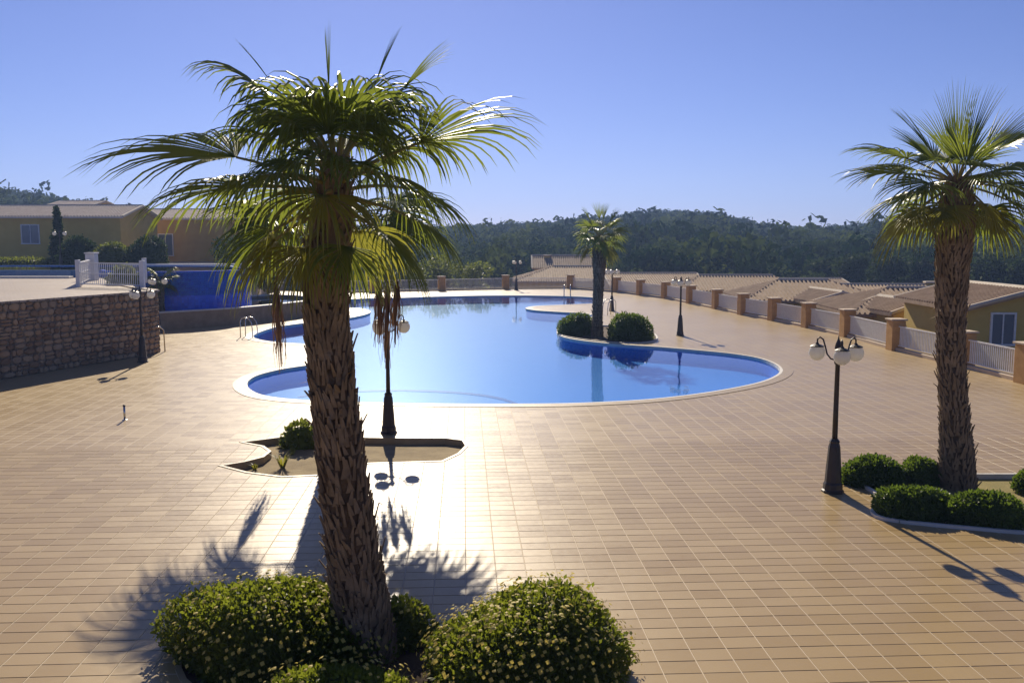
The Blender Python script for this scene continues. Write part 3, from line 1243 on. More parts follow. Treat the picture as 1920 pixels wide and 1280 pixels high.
def dead_frond(palm, C, az, length, rr, reach=0.55):
    """brown leaf hanging straight down from a bent stalk"""
    C = Vector(C)
    out = Vector((math.cos(az), math.sin(az), 0))
    hub = C + out * reach + Vector((0, 0, -0.10 - 0.2 * reach))
    pts = [C, C + out * reach * 0.55 + Vector((0, 0, 0.05)), C + out * reach * 0.9 + Vector((0, 0, -0.05)), hub]
    m = MB()
    for k in range(34):
        a = rr.uniform(0, 6.28)
        sp = rr.uniform(0.02, 0.15)
        l = length * rr.uniform(0.45, 1.05)
        side = Vector((math.cos(a), math.sin(a), 0))
        tdir = side.cross(Vector((0, 0, 1)))
        n0 = []
        for i in range(6):
            t = i / 5
            q = hub + side * sp * math.sin(min(1, t * 1.6) * 1.57) * (1 + 0.3 * math.sin(t * 9 + k)) + Vector((0, 0, -l * t)) - out * 0.06 * t
            w = 0.026 * (1 - 0.75 * t)
            n0 += [q - tdir * w, q + tdir * w]
        m.add(n0, [(2 * i, 2 * i + 1, 2 * i + 3, 2 * i + 2) for i in range(5)])
    f_ = m.build('dead_frond', 'palm_dead', palm)
    MB().tube(pts, [0.03, 0.025, 0.02, 0.018], 6).build('petiole', 'palm_dead', f_, True)
    return f_


def palm_trunk(palm, axis, rads, seed, boots=True, dens=1.0):
    """axis: points up the trunk (local)"""
    rr = random.Random(seed)
    ax = smooth_axis(axis, 10)
    n = len(ax)
    rd = [np.interp(i / (n - 1), np.linspace(0, 1, len(rads)), rads) for i in range(n)]
    m = MB()
    m.tube(ax, [r * 0.90 * (1 + 0.05 * math.sin(i * 1.7) + rr.uniform(-.03, .03)) for i, r in enumerate(rd)], 18)
    tr = m.build('trunk', 'palm_fibre', palm, True)
    if not boots:
        return tr
    b = MB()
    total = sum((ax[i + 1] - ax[i]).length for i in range(n - 1))
    gap = 0.105 / dens
    z = 0.02
    row = 0
    while z < total - 0.05:
        t = z / total
        fi = t * (n - 1)
        i = int(fi)
        c = ax[i].lerp(ax[min(i + 1, n - 1)], fi - i)
        tdir = (ax[min(i + 1, n - 1)] - ax[i]).normalized()
        r = float(np.interp(t, np.linspace(0, 1, len(rads)), rads))
        per = max(7, int(2 * math.pi * r / 0.078))
        for k in range(per):
            a = 2 * math.pi * (k + 0.5 * (row % 2)) / per + rr.uniform(-.09, .09) + row * 0.05
            u = Vector((math.cos(a), math.sin(a), 0))
            s = tdir.cross(u).normalized()
            u = s.cross(tdir).normalized()
            w = rr.uniform(0.016, 0.042)
            hgt = rr.uniform(0.10, 0.27)
            out = rr.uniform(0.008, 0.040) + (0.06 if rr.random() < 0.05 else 0)
            lean = rr.uniform(-.055, .055)
            p0 = c + u * (r * 0.86) - tdir * 0.02 + tdir * rr.uniform(-.03, .03)
            p1 = p0 + tdir * hgt + u * (r * 0.06 + out) + s * lean
            th = 0.014
            vs = [p0 - s * w, p0 + s * w, p0 + s * w + u * th * 1.6, p0 - s * w + u * th * 1.6,
                  p1 - s * w * 0.35, p1 + s * w * 0.25, p1 + s * w * 0.25 + u * th, p1 - s * w * 0.35 + u * th]
            b.add(vs, [(3, 2, 6, 7), (0, 4, 5, 1), (0, 3, 7, 4), (2, 1, 5, 6), (7, 6, 5, 4)])
            if rr.random() < 0.05:
                # ragged fibre strip peeling away
                e = p1 + u * rr.uniform(.05, .13) + tdir * rr.uniform(-.10, .08) + s * rr.uniform(-.06, .06)
                b.add([p1 - s * .018, p1 + s * .018, e], [(0, 1, 2)])
        z += gap
        row += 1
    b.build('leaf_bases', 'leaf_base', tr, kind='stuff')
    return tr


def smooth_axis(pts, n):
    out = []
    P = [Vector(p) for p in pts]
    m = len(P)
    for i in range(m - 1):
        a, b, c, d = P[max(i - 1, 0)], P[i], P[i + 1], P[min(i + 2, m - 1)]
        for k in range(n):
            t = k / n
            out.append(0.5 * ((2 * b) + (c - a) * t + (2 * a - 5 * b + 4 * c - d) * t * t + (3 * b - a - 3 * c + d) * t ** 3))
    out.append(P[-1])
    return out


# large palm in front
rp = random.Random(21)
B0 = G(686, 1222)
Yp = B0.y
palm = empty('palm_tree', B0, 0, 'large leaning fan palm in the foreground above the flowering bushes', 'palm tree', 'fan palms')


def LP(px, py, dy=0.0):
    return AT(px, py, Yp + dy) - B0


axis = [Vector((0, 0, -0.12)), LP(675, 1130), LP(657, 1000), LP(634, 820), LP(620, 680), LP(612, 580), LP(615, 480), LP(624, 390), LP(631, 310)]
palm_trunk(palm, axis, [0.375, 0.315, 0.29, 0.265, 0.245, 0.235, 0.225, 0.205, 0.17, 0.10], 3, dens=1.35)


def heart(py):
    return LP(np.interp(py, [290, 410], [632, 622]), py)


# (origin row, azimuth, elevation, petiole, blade, sag, droop, half angle, material)
g_, y_ = 'palm_green', 'palm_yellow'
FR = [
    (340, 4, 27, 1.0, 1.42, 0.15, 0.62, 80, g_),       # right, reaching out
    (360, 178, 24, 1.1, 1.72, 0.25, 0.5, 80, g_),     # left, long
    (365, 196, 10, 0.95, 1.25, 0.3, 0.8, 95, g_),
    (325, 176, 54, 0.98, 1.1, 0.25, 0.95, 85, g_),     # upper left
    (330, 160, 36, 0.8, 1.0, 0.35, 1.1, 95, g_),
    (330, -92, 62, 0.5, 1.1, 0.35, 1.28, 108, g_),    # the dome facing the camera
    (325, -60, 66, 0.56, 1.06, 0.35, 1.35, 105, g_),
    (325, -125, 66, 0.56, 1.06, 0.35, 1.35, 105, g_),
    (335, -30, 58, 0.64, 1.01, 0.4, 1.55, 95, g_),
    (335, -155, 58, 0.6, 1.01, 0.4, 1.55, 95, g_),
    (325, 25, 62, 0.72, 1.01, 0.35, 1.49, 95, g_),
    (325, 60, 70, 0.64, 1.06, 0.25, 1.22, 105, g_),
    (325, 110, 70, 0.64, 1.06, 0.25, 1.22, 105, g_),
    (330, 145, 62, 0.68, 1.01, 0.35, 1.35, 95, g_),
    (345, 85, 48, 0.68, 1.06, 0.4, 1.35, 105, g_),
    (355, 10, 44, 0.68, 0.97, 0.4, 1.62, 95, g_),
    (355, -75, 38, 0.48, 0.97, 0.45, 1.49, 108, g_),
    (355, -110, 34, 0.48, 0.97, 0.45, 1.49, 108, g_),
    (350, -45, 18, 0.7, 1.0, 0.45, 1.2, 100, g_),
    (350, -135, 16, 0.7, 1.0, 0.45, 1.2, 100, g_),
    (360, -90, 2, 0.55, 0.95, 0.45, 1.2, 100, y_),
    (360, 40, 12, 0.9, 1.1, 0.4, 1.1, 100, g_),
    (360, 130, 10, 0.9, 1.1, 0.4, 1.1, 100, g_),
    (370, 15, -6, 0.8, 1.0, 0.4, 1.2, 100, g_),
    (385, 168, -14, 0.75, 1.0, 0.4, 1.2, 100, g_),
    (385, -20, -20, 0.7, 0.95, 0.4, 1.2, 100, g_),
    (390, -160, -22, 0.7, 0.95, 0.4, 1.2, 100, y_),
    (390, 80, -10, 0.8, 1.0, 0.4, 1.2, 100, y_),
    (400, -60, -34, 0.55, 0.8, 0.3, 1.2, 90, g_),
    (400, -120, -36, 0.55, 0.8, 0.3, 1.2, 90, y_),
]
for (oy, az, el, pl, bl, sg, dr, hf, mt) in FR:
    frond(palm, heart(oy), R(az), R(el), pl, bl, mt, sg, dr, 36, hf, rr=rp)
# young upright leaves still half folded
frond(palm, heart(330), R(200), R(87), 0.85, 0.75, 'palm_green', 0.02, 0.10, 14, 14, rr=rp)
frond(palm, heart(330), R(8), R(66), 1.0, 0.72, 'palm_green', 0.03, 0.14, 12, 14, rr=rp)
frond(palm, heart(310), R(5), R(50), 1.05, 0.75, 'palm_green', 0.10, 0.30, 14, 20, rr=rp)
frond(palm, heart(310), R(172), R(52), 1.10, 0.60, 'palm_green', 0.04, 0.15, 12, 16, rr=rp)

# second palm, standing in the empty bed behind the trunk of the first
rpb = random.Random(33)
BB = G(630, 860, -0.14)
palmb = empty('palm_tree', BB, 0, 'fan palm in the empty bed, its trunk hidden behind the large leaning palm', 'palm tree', 'fan palms')


def LPB(px, py):
    return AT(px, py, BB.y) - BB


axis = [Vector((0, 0, -0.1)), LPB(630, 760), LPB(622, 640), LPB(618, 540), LPB(622, 408)]
palm_trunk(palmb, axis, [0.34, 0.27, 0.24, 0.24, 0.27, 0.18], 17)
for (az, el, pl, bl, sg, dr, mt) in [
    (186, 10, 1.15, 1.50, 0.35, 0.75, g_), (172, -6, 1.1, 1.45, 0.35, 0.8, g_), (205, -14, 1.0, 1.4, 0.35, 0.9, g_),
    (-4, 14, 1.2, 1.45, 0.35, 0.75, g_), (10, -4, 1.15, 1.40, 0.35, 0.8, g_), (-22, -10, 1.1, 1.35, 0.35, 0.9, g_),
    (178, -32, 1.0, 1.25, 0.3, 1.0, g_), (-2, -30, 1.0, 1.2, 0.3, 1.0, g_), (192, -2, 1.1, 1.45, 0.4, 1.1, g_), (165, 10, 1.1, 1.4, 0.4, 1.1, g_), (18, 8, 1.15, 1.35, 0.4, 1.1, g_), (-12, 0, 1.1, 1.35, 0.4, 1.1, g_), (-160, -40, 0.9, 1.1, 0.3, 1.0, y_), (-24, -40, 0.9, 1.1, 0.3, 1.0, y_),
    (150, 20, 1.1, 1.35, 0.35, 0.8, g_), (32, 22, 1.1, 1.35, 0.35, 0.8, g_), (90, 30, 1.0, 1.3, 0.35, 0.8, g_), (60, 4, 1.0, 1.3, 0.35, 0.9, g_),
    (120, 4, 1.0, 1.3, 0.35, 0.9, g_), (-60, 12, 0.8, 1.1, 0.4, 1.0, g_), (-120, 12, 0.8, 1.1, 0.4, 1.0, g_), (-140, -12, 0.9, 1.2, 0.4, 1.0, g_),
    (-45, -14, 0.9, 1.2, 0.4, 1.0, g_), (-90, -20, 0.7, 1.0, 0.4, 1.0, y_), (100, -30, 0.9, 1.1, 0.3, 1.0, y_), (45, -32, 0.9, 1.1, 0.3, 1.0, y_),
    (160, 46, 1.0, 1.15, 0.3, 0.7, g_), (20, 48, 1.0, 1.15, 0.3, 0.7, g_)]:
    if 30 <= az <= 150:
        pl, bl = pl * 0.65, bl * 0.75
    else:
        pl *= 1.15
        if abs(math.cos(R(az))) > 0.9:
            bl *= 1.12
    frond(palmb, axis[-1], R(az), R(el + 5), pl, bl, mt, sg * 0.7, dr, 36, 104, rr=rpb, wscale=1.15)
dead_frond(palmb, LPB(618, 500), R(184), 1.95, rpb, 1.15)
dead_frond(palmb, LPB(622, 500), R(-4), 1.75, rpb, 1.20)
dead_frond(palmb, LPB(622, 495), R(4), 1.50, rpb, 1.38)
dead_frond(palmb, LPB(622, 490), R(-14), 1.60, rpb, 1.08)

# palm on the right
rp2 = random.Random(8)
B1 = G(1795, 908)
palm2 = empty('palm_tree', B1, 0, 'upright fan palm in the right planting bed with low round bushes', 'palm tree', 'fan palms')


def LP2(px, py):
    return AT(px, py, B1.y) - B1


axis = [Vector((0, 0, -0.1)), LP2(1792, 820), LP2(1785, 700), LP2(1783, 580), LP2(1788, 470), LP2(1793, 390), LP2(1795, 345)]
palm_trunk(palm2, axis, [0.36, 0.29, 0.245, 0.245, 0.28, 0.33, 0.27, 0.15], 7, dens=1.25)
Ch2 = axis[-1] + Vector((0, 0, 0.0))
for (az, el, pl, bl, sg, dr, mt) in [
    (178, 16, 0.95, 1.35, 0.25, 0.45, 'palm_green'), (165, 34, 1.0, 1.25, 0.3, 0.4, 'palm_green'), (196, -4, 0.85, 1.25, 0.3, 0.6, 'palm_green'),
    (172, -30, 0.9, 1.2, 0.3, 0.8, 'palm_yellow'), (205, -32, 0.75, 0.9, 0.3, 0.9, 'palm_yellow'), (2, 22, 0.95, 1.3, 0.25, 0.45, 'palm_green'),
    (14, 2, 0.95, 1.3, 0.3, 0.6, 'palm_green'), (-12, -14, 0.9, 1.25, 0.3, 0.7, 'palm_green'), (5, 44, 1.0, 1.2, 0.25, 0.35, 'palm_green'),
    (80, 40, 0.9, 1.2, 0.3, 0.6, 'palm_green'), (120, 25, 0.9, 1.2, 0.3, 0.6, 'palm_green'), (45, 15, 0.9, 1.2, 0.3, 0.7, 'palm_green'),
    (100, 0, 0.8, 1.1, 0.3, 0.8, 'palm_green'), (-70, 20, 0.7, 1.0, 0.4, 0.9, 'palm_green'), (-110, 30, 0.75, 1.0, 0.4, 0.9, 'palm_green'),
    (-150, 6, 0.8, 1.1, 0.35, 0.8, 'palm_green'), (-35, 4, 0.8, 1.1, 0.35, 0.8, 'palm_green'), (-60, -30, 0.65, 0.8, 0.3, 1.0, 'palm_yellow'),
    (-125, -34, 0.65, 0.8, 0.3, 1.0, 'palm_yellow'), (-10, -40, 0.8, 1.0, 0.2, 0.9, 'palm_yellow'), (60, -28, 0.8, 1.0, 0.3, 0.9, 'palm_green'),
    (130, -28, 0.8, 1.0, 0.3, 0.9, 'palm_green'), (25, -28, 0.85, 1.1, 0.3, 0.8, 'palm_green')]:
    frond(palm2, Ch2, R(az), R(el), pl, bl, mt, sg, dr, 30, 100, rr=rp2)
for (az, el, pl, bl, hf, n_) in [(190, 86, 0.45, 1.42, 22, 20), (12, 74, 0.48, 1.40, 20, 18), (170, 52, 0.60, 1.30, 26, 20), (8, 48, 0.65, 1.40, 26, 20), (90, 64, 0.5, 1.15, 45, 24), (-90, 50, 0.42, 0.95, 60, 26), (130, 46, 0.6, 1.1, 60, 26)]:
    frond(palm2, Ch2, R(az), R(el), pl, bl, 'palm_green', 0.06, 0.18, n_, hf, rr=rp2)

# palm on the poolside peninsula
rp3 = random.Random(15)
B2 = G(1120, 630)
palm3 = empty('palm_tree', B2, 0, 'small distant fan palm on the poolside peninsula between two round bushes', 'palm tree', 'fan palms')
top3 = AT(1124, 452, B2.y) - B2
palm_trunk(palm3, [Vector((0, 0, -0.1)), Vector((0.0, 0, 1.5)), Vector((0.05, 0, 3.0)), top3], [0.30, 0.25, 0.24, 0.26, 0.36, 0.25], 9, dens=0.8)
Ch3 = top3 + Vector((0, 0, 0.15))
for k in range(22):
    el = [48, 30, 12, -8, -28, -45][k % 6] + rp3.uniform(-6, 6)
    frond(palm3, Ch3, R(k * 137.5), R(el), 0.75, rp3.uniform(0.85, 1.05), 'palm_green' if el > -20 else 'palm_yellow', 0.3, 0.7, 22, 105, 5, rr=rp3)
for az, el in ((180, 62), (95, 84), (5, 58), (40, 76)):
    frond(palm3, Ch3, R(az), R(el), 0.9, 0.85, 'palm_green', 0.05, 0.15, 14, 26, 5, rr=rp3)

# little palm by the blue wall
B3 = G(303, 612)
palm4 = empty('palm_tree', B3, 0, 'short bushy fan palm between the stone wall and the blue mosaic wall', 'palm tree', 'fan palms')
t4 = AT(301, 528, B3.y) - B3
palm_trunk(palm4, [Vector((0, 0, -0.05)), Vector((0.02, 0, 1.0)), t4], [0.2, 0.17, 0.18], 10, dens=0.8)
for k in range(16):
    el = [60, 32, 6, -25][k % 4] + rp3.uniform(-8, 8)
    frond(palm4, t4, R(k * 137.5), R(el), 0.5, rp3.uniform(0.62, 0.82), 'palm_green' if k % 3 else 'palm_yellow', 0.3, 0.8, 18, 105, 5, rr=rp3)


# --- bushes
def bush(loc, rx_, ry_, h, n, leaf, mat, label, cat='bush', name='round_bush', group=None, flowers=0, seed=1, lumps=9, spray=0.0, square=0.0, rough=0.04):
    o = empty(name, loc, 0, label, cat, group)
    g = np.random.default_rng(seed)
    # lumpy dome: direction-dependent radius
    ld = g.normal(size=(lumps, 3))
    ld[:, 2] = np.abs(ld[:, 2]) * 0.8
    ld /= np.linalg.norm(ld, axis=1)[:, None]
    la = g.uniform(0.06, 0.17 + rough, lumps)

    tst = np.random.default_rng(0).normal(size=(600, 3))
    tst[:, 2] = np.abs(tst[:, 2])
    tst /= np.linalg.norm(tst, axis=1)[:, None]
    mean_r = float((1.0 + (np.exp((tst @ ld.T - 1) * 9) * la).sum(1)).mean())

    def rad(d):
        c = d @ ld.T
        k = (1.0 + (np.exp((c - 1) * 9) * la).sum(1)) / mean_r
        if square:
            k = k * (np.max(np.abs(d), axis=1) ** -square)
        return k

    d = g.normal(size=(n, 3))
    d[:, 2] = np.abs(d[:, 2]) - 0.12
    d /= np.linalg.norm(d, axis=1)[:, None]
    r = rad(d)
    depth = 1.02 - np.abs(g.normal(size=n)) * 0.10 + (g.random(n) < 0.10) * g.uniform(0.0, 0.07 + rough * 0.5, n)
    P = d * (r * depth)[:, None] * np.array([rx_, ry_, h])
    P[:, 2] = np.maximum(P[:, 2], 0.01)
    nr = d / np.array([rx_, ry_, h])
    nr /= np.linalg.norm(nr, axis=1)[:, None]
    ldir = nr * 0.75 + g.normal(size=(n, 3)) * 0.65 + np.array([0, 0, 0.25])
    ldir /= np.linalg.norm(ldir, axis=1)[:, None]
    sd = np.cross(ldir, g.normal(size=(n, 3)))
    sd /= np.linalg.norm(sd, axis=1)[:, None]
    l = leaf * g.uniform(0.6, 1.3, (n, 1))
    w = l * 0.30
    q = np.stack([P - sd * w * 0.3, P + ldir * l * 0.5 + sd * w, P + ldir * l, P + ldir * l * 0.5 - sd * w], 1).reshape(-1, 3)
    np_mesh('foliage', q, np.arange(len(q)).reshape(-1, 4), mat, o, 'stuff')
    # twiggy body behind the outer leaves
    nu, nv = 20, 8
    vs, fs = [], []
    for i in range(nv + 1):
        th = (i / nv) * math.pi / 2
        for k in range(nu):
            a = 2 * math.pi * k / nu
            dd = np.array([[math.cos(a) * math.cos(th), math.sin(a) * math.cos(th), math.sin(th)]])
            rr_ = float(rad(dd)[0]) * 0.86
            vs.append((dd[0, 0] * rr_ * rx_, dd[0, 1] * rr_ * ry_, dd[0, 2] * rr_ * h))
    for i in range(nv):
        for k in range(nu):
            k2 = (k + 1) % nu
            fs.append((i * nu + k, i * nu + k2, i * nu + nu + k2, i * nu + nu + k))
    m = MB()
    m.add(vs, fs)
    m.build('inner_foliage', mat, o)
    if flowers:
        m = MB()
        sm = MB()
        fd = g.normal(size=(flowers, 3))
        fd[:, 2] = np.abs(fd[:, 2]) + 0.12
        fd /= np.linalg.norm(fd, axis=1)[:, None]
        fr_ = rad(fd) * 1.0
        for i in range(flowers):
            p = Vector(fd[i] * fr_[i] * np.array([rx_, ry_, h]))
            nn = (Vector(fd[i]) + Vector(g.normal(size=3)) * 0.35 + Vector((0, 0, 0.4))).normalized()
            st = p + nn * (leaf * g.uniform(0.7, 1.8) + spray * g.random())
            s_ = nn.cross(Vector((0.3, 0.5, 0.8))).normalized()
            t_ = nn.cross(s_)
            rr_ = 0.023 * g.uniform(0.75, 1.35)
            ring = [st + (s_ * math.cos(k * math.pi / 4) + t_ * math.sin(k * math.pi / 4)) * (rr_ if k % 2 == 0 else rr_ * 0.72) + nn * (0.003 if k % 2 else 0.0) for k in range(8)]
            m.add(ring + [st + nn * 0.006], [(k, (k + 1) % 8, 8) for k in range(8)])
            sm.add([p - s_ * .002, p + s_ * .002, st], [(0, 1, 2)])
        m.build('flowers', 'yellow_petal', o, kind='stuff')
        sm.build('flower_stalks', mat, o, kind='stuff')
    return o


def bz(px, py, z=0.0):
    return G(px, py, z)


FG = 'yellow flowering bushes round the large palm'
bush((-2.46, 9.75, -0.04), 1.18, 0.95, 0.80, 17000, 0.065, 'flower_leaf', 'wide dark yellow-flowered bush left of the large palm trunk', name='flowering_bush', group=FG, flowers=620, seed=3, spray=0.09, rough=0.05, lumps=24)
bush((0.13, 9.35, -0.04), 1.01, 0.92, 0.82, 17000, 0.062, 'flower_leaf', 'bright domed yellow-flowered bush right of the large palm trunk', name='flowering_bush', group=FG, flowers=820, seed=6, spray=0.10, rough=0.05, lumps=24)
bush((-1.72, 8.55, -0.04), 0.80, 0.5, 0.40, 6000, 0.060, 'flower_leaf', 'low yellow-flowered bush cut by the bottom edge of the picture', name='flowering_bush', group=FG, flowers=150, seed=9, spray=0.08, rough=0.05, lumps=24)
bush(B0 + Vector((0.32, 0.36, -0.04)), 0.40, 0.32, 0.52, 1800, 0.062, 'flower_leaf', 'small green tuft at the right foot of the large palm', name='flowering_bush', group=FG, flowers=14, seed=12)

BG = 'round bushes in the right planting bed'
bush(bz(1634, 905), 0.62, 0.42, 0.52, 3600, 0.075, 'bush_leaf', 'round green bush just right of the near lamp post', group=BG, seed=21)
bush(bz(1731, 903), 0.40, 0.35, 0.46, 2200, 0.070, 'bush_leaf', 'small dark bush touching the left side of the right palm trunk', group=BG, seed=22)
bush(bz(1714, 966), 0.64, 0.42, 0.50, 3800, 0.072, 'bush_leaf', 'green bush at the front left rim of the right planting bed', group=BG, seed=23)
bush(bz(1846, 978), 0.62, 0.42, 0.52, 3800, 0.072, 'bush_leaf', 'green bush at the front of the right bed below the palm trunk', group=BG, seed=24)
bush(bz(1938, 918), 0.36, 0.32, 0.40, 1800, 0.070, 'bush_leaf', 'bush cut by the right edge of the picture beside the right palm', group=BG, seed=25)

IG = 'clipped bushes beside the poolside palm'
bush(bz(1084, 627), 0.92, 0.70, 1.00, 3600, 0.11, 'bush_leaf', 'clipped round bush left of the poolside palm at the water', group=IG, seed=31)
bush(bz(1181, 635), 1.02, 0.80, 1.18, 4200, 0.11, 'bush_leaf', 'clipped round bush right of the poolside palm at the water', group=IG, seed=32)

EG = 'weeds in the empty bed'
bush(bz(566, 838, -0.14), 0.44, 0.30, 0.62, 420, 0.13, 'far_leaf', 'leafy green shrub in the empty bed, left of the large trunk', cat='shrub', name='bed_shrub', group=EG, seed=41)


def tuft(loc, n, hgt, seed, label):
    g = random.Random(seed)
    m = MB()
    for k in range(n):
        a = g.uniform(0, 6.28)
        l = hgt * g.uniform(0.6, 1.1)
        o_ = Vector((math.cos(a), math.sin(a), 0))
        s_ = Vector((-o_.y, o_.x, 0)) * 0.012
        b0 = o_ * g.uniform(0, 0.05)
        mid = b0 + o_ * l * 0.3 + Vector((0, 0, l * 0.7))
        tip = b0 + o_ * l * g.uniform(0.5, 0.9) + Vector((0, 0, l * 0.9))
        m.add([b0 - s_, b0 + s_, mid + s_, mid - s_, tip], [(0, 1, 2, 3), (3, 2, 4)])
    o = m.build('grass_tuft', 'palm_yellow')
    o.location = loc
    return tag(o, label, 'plant', EG)


tuft(bz(530, 877, -0.14), 40, 0.34, 2, 'yellow-green spiky tuft in the near tip of the empty bed')
tuft(bz(478, 880, -0.14), 22, 0.14, 3, 'tiny dry tuft at the leftmost corner of the empty bed')
tuft(bz(548, 852, -0.14), 24, 0.16, 5, 'low dry tuft below the leafy shrub in the empty bed')

# --- short standpipe on the open deck
sp_ = empty('standpipe', G(234, 787), 0, 'short grey metal standpipe on the open deck at left', 'pipe')
MB().tube([(0, 0, 0), (0, 0, 0.36)], 0.028, 10).build('pipe', 'steel', sp_, True)
MB().lathe([(0.07, 0), (0.07, 0.012), (0.035, 0.02)], 12).build('flange', 'steel', sp_)
MB().lathe([(0.034, 0.355), (0.036, 0.39), (0.02, 0.40)], 12).build('pipe_cap', 'black', sp_)


# --- pool ladders
def ladder(loc, rz, label):
    o = empty('pool_ladder', loc, rz, label, 'ladder', 'steel pool ladders')
    for s in (-0.26, 0.26):
        MB().tube([(s, 0.55, 0.0), (s, 0.55, 0.75), (s, 0.48, 0.90), (s, 0.34, 0.96), (s, 0.12, 0.90), (s, -0.02, 0.72), (s, -0.06, 0.4), (s, -0.08, -0.59)], 0.024, 8).build('handrail', 'steel', o, True)
    for z in (-0.50, -0.30, -0.10):
        MB().box((0, -0.08, z), (0.5, 0.08, 0.03)).build('rung', 'steel', o)
    return o


p = G(1064, 556)
ladder((p.x, p.y + 0.1, 0.0), 0.0, 'curved steel pool ladder at the far end near the corner pillar')
p = G(1150, 592)
ladder((p.x - 0.4, p.y + 0.5, 0.0), R(-60), 'steel pool ladder just behind the right clipped bush')
p = G(476, 632)
ladder((p.x, p.y, 0), R(80), 'steel pool ladder in the left bay behind the hanging dead leaf')
# handrail at the wall's end
hr = empty('handrail', G(293, 662), 0, 'small curved steel handrail at the end of the stone wall', 'handrail')
MB().tube([(-0.1, 0, 0), (-0.1, 0, 0.95), (0.0, 0.05, 1.08), (0.12, 0.2, 1.06), (0.15, 0.5, 0.9), (0.15, 0.55, 0.0)], 0.025, 8).build('rail', 'steel', hr, True)

# --- white railing on the upper terrace
ra = empty('terrace_railing', G(148, 538, UZ), 0, 'white barred railing round the stairhead on the upper terrace', 'railing')
rb = Vector(ra.location)
segs = [(G(148, 538, UZ), G(268, 541, UZ)), (G(148, 538, UZ), G(178, 522, UZ)), (G(268, 541, UZ), G(272, 530, UZ))]
done = set()
for a, b in segs:
    for q in (a, b):
        key = (round(q.x, 2), round(q.y, 2))
        if key in done:
            continue
        done.add(key)
        pm = MB().box((0, 0, 0.60), (0.17, 0.17, 1.2), 0, 0.01).build('post', 'white', ra)
        pm.location = (q.x - rb.x, q.y - rb.y, 0.0)
    d = (b - a)
    L = d.length
    ang = math.atan2(d.y, d.x)
    mid = (a + b) / 2 - rb
    m = MB()
    m.box((0, 0, 1.06), (L, 0.06, 0.05))
    m.box((0, 0, 0.60), (L, 0.04, 0.03))
    m.box((0, 0, 0.14), (L, 0.05, 0.04))
    o = m.build('rail', 'white', ra)
    o.location = (mid.x, mid.y, 0)
    o.rotation_euler = (0, 0, ang)
    m = MB()
    nb = int(L / 0.11)
    for k in range(nb):
        m.box((-L / 2 + (k + .5) * L / nb, 0, 0.6), (0.022, 0.022, 0.9))
    m.build('railing_bars', 'white', o, kind='stuff')
gp = empty('gate_post', (-21.7, 47.0, UZ), 0, 'square white post behind the upper terrace railing', 'post')
MB().box((0, 0, 0.68), (0.46, 0.46, 1.36), 0, 0.02).build('shaft', 'white', gp)
MB().box((0, 0, 1.40), (0.54, 0.54, 0.07), 0, 0.01).build('cap', 'white', gp)


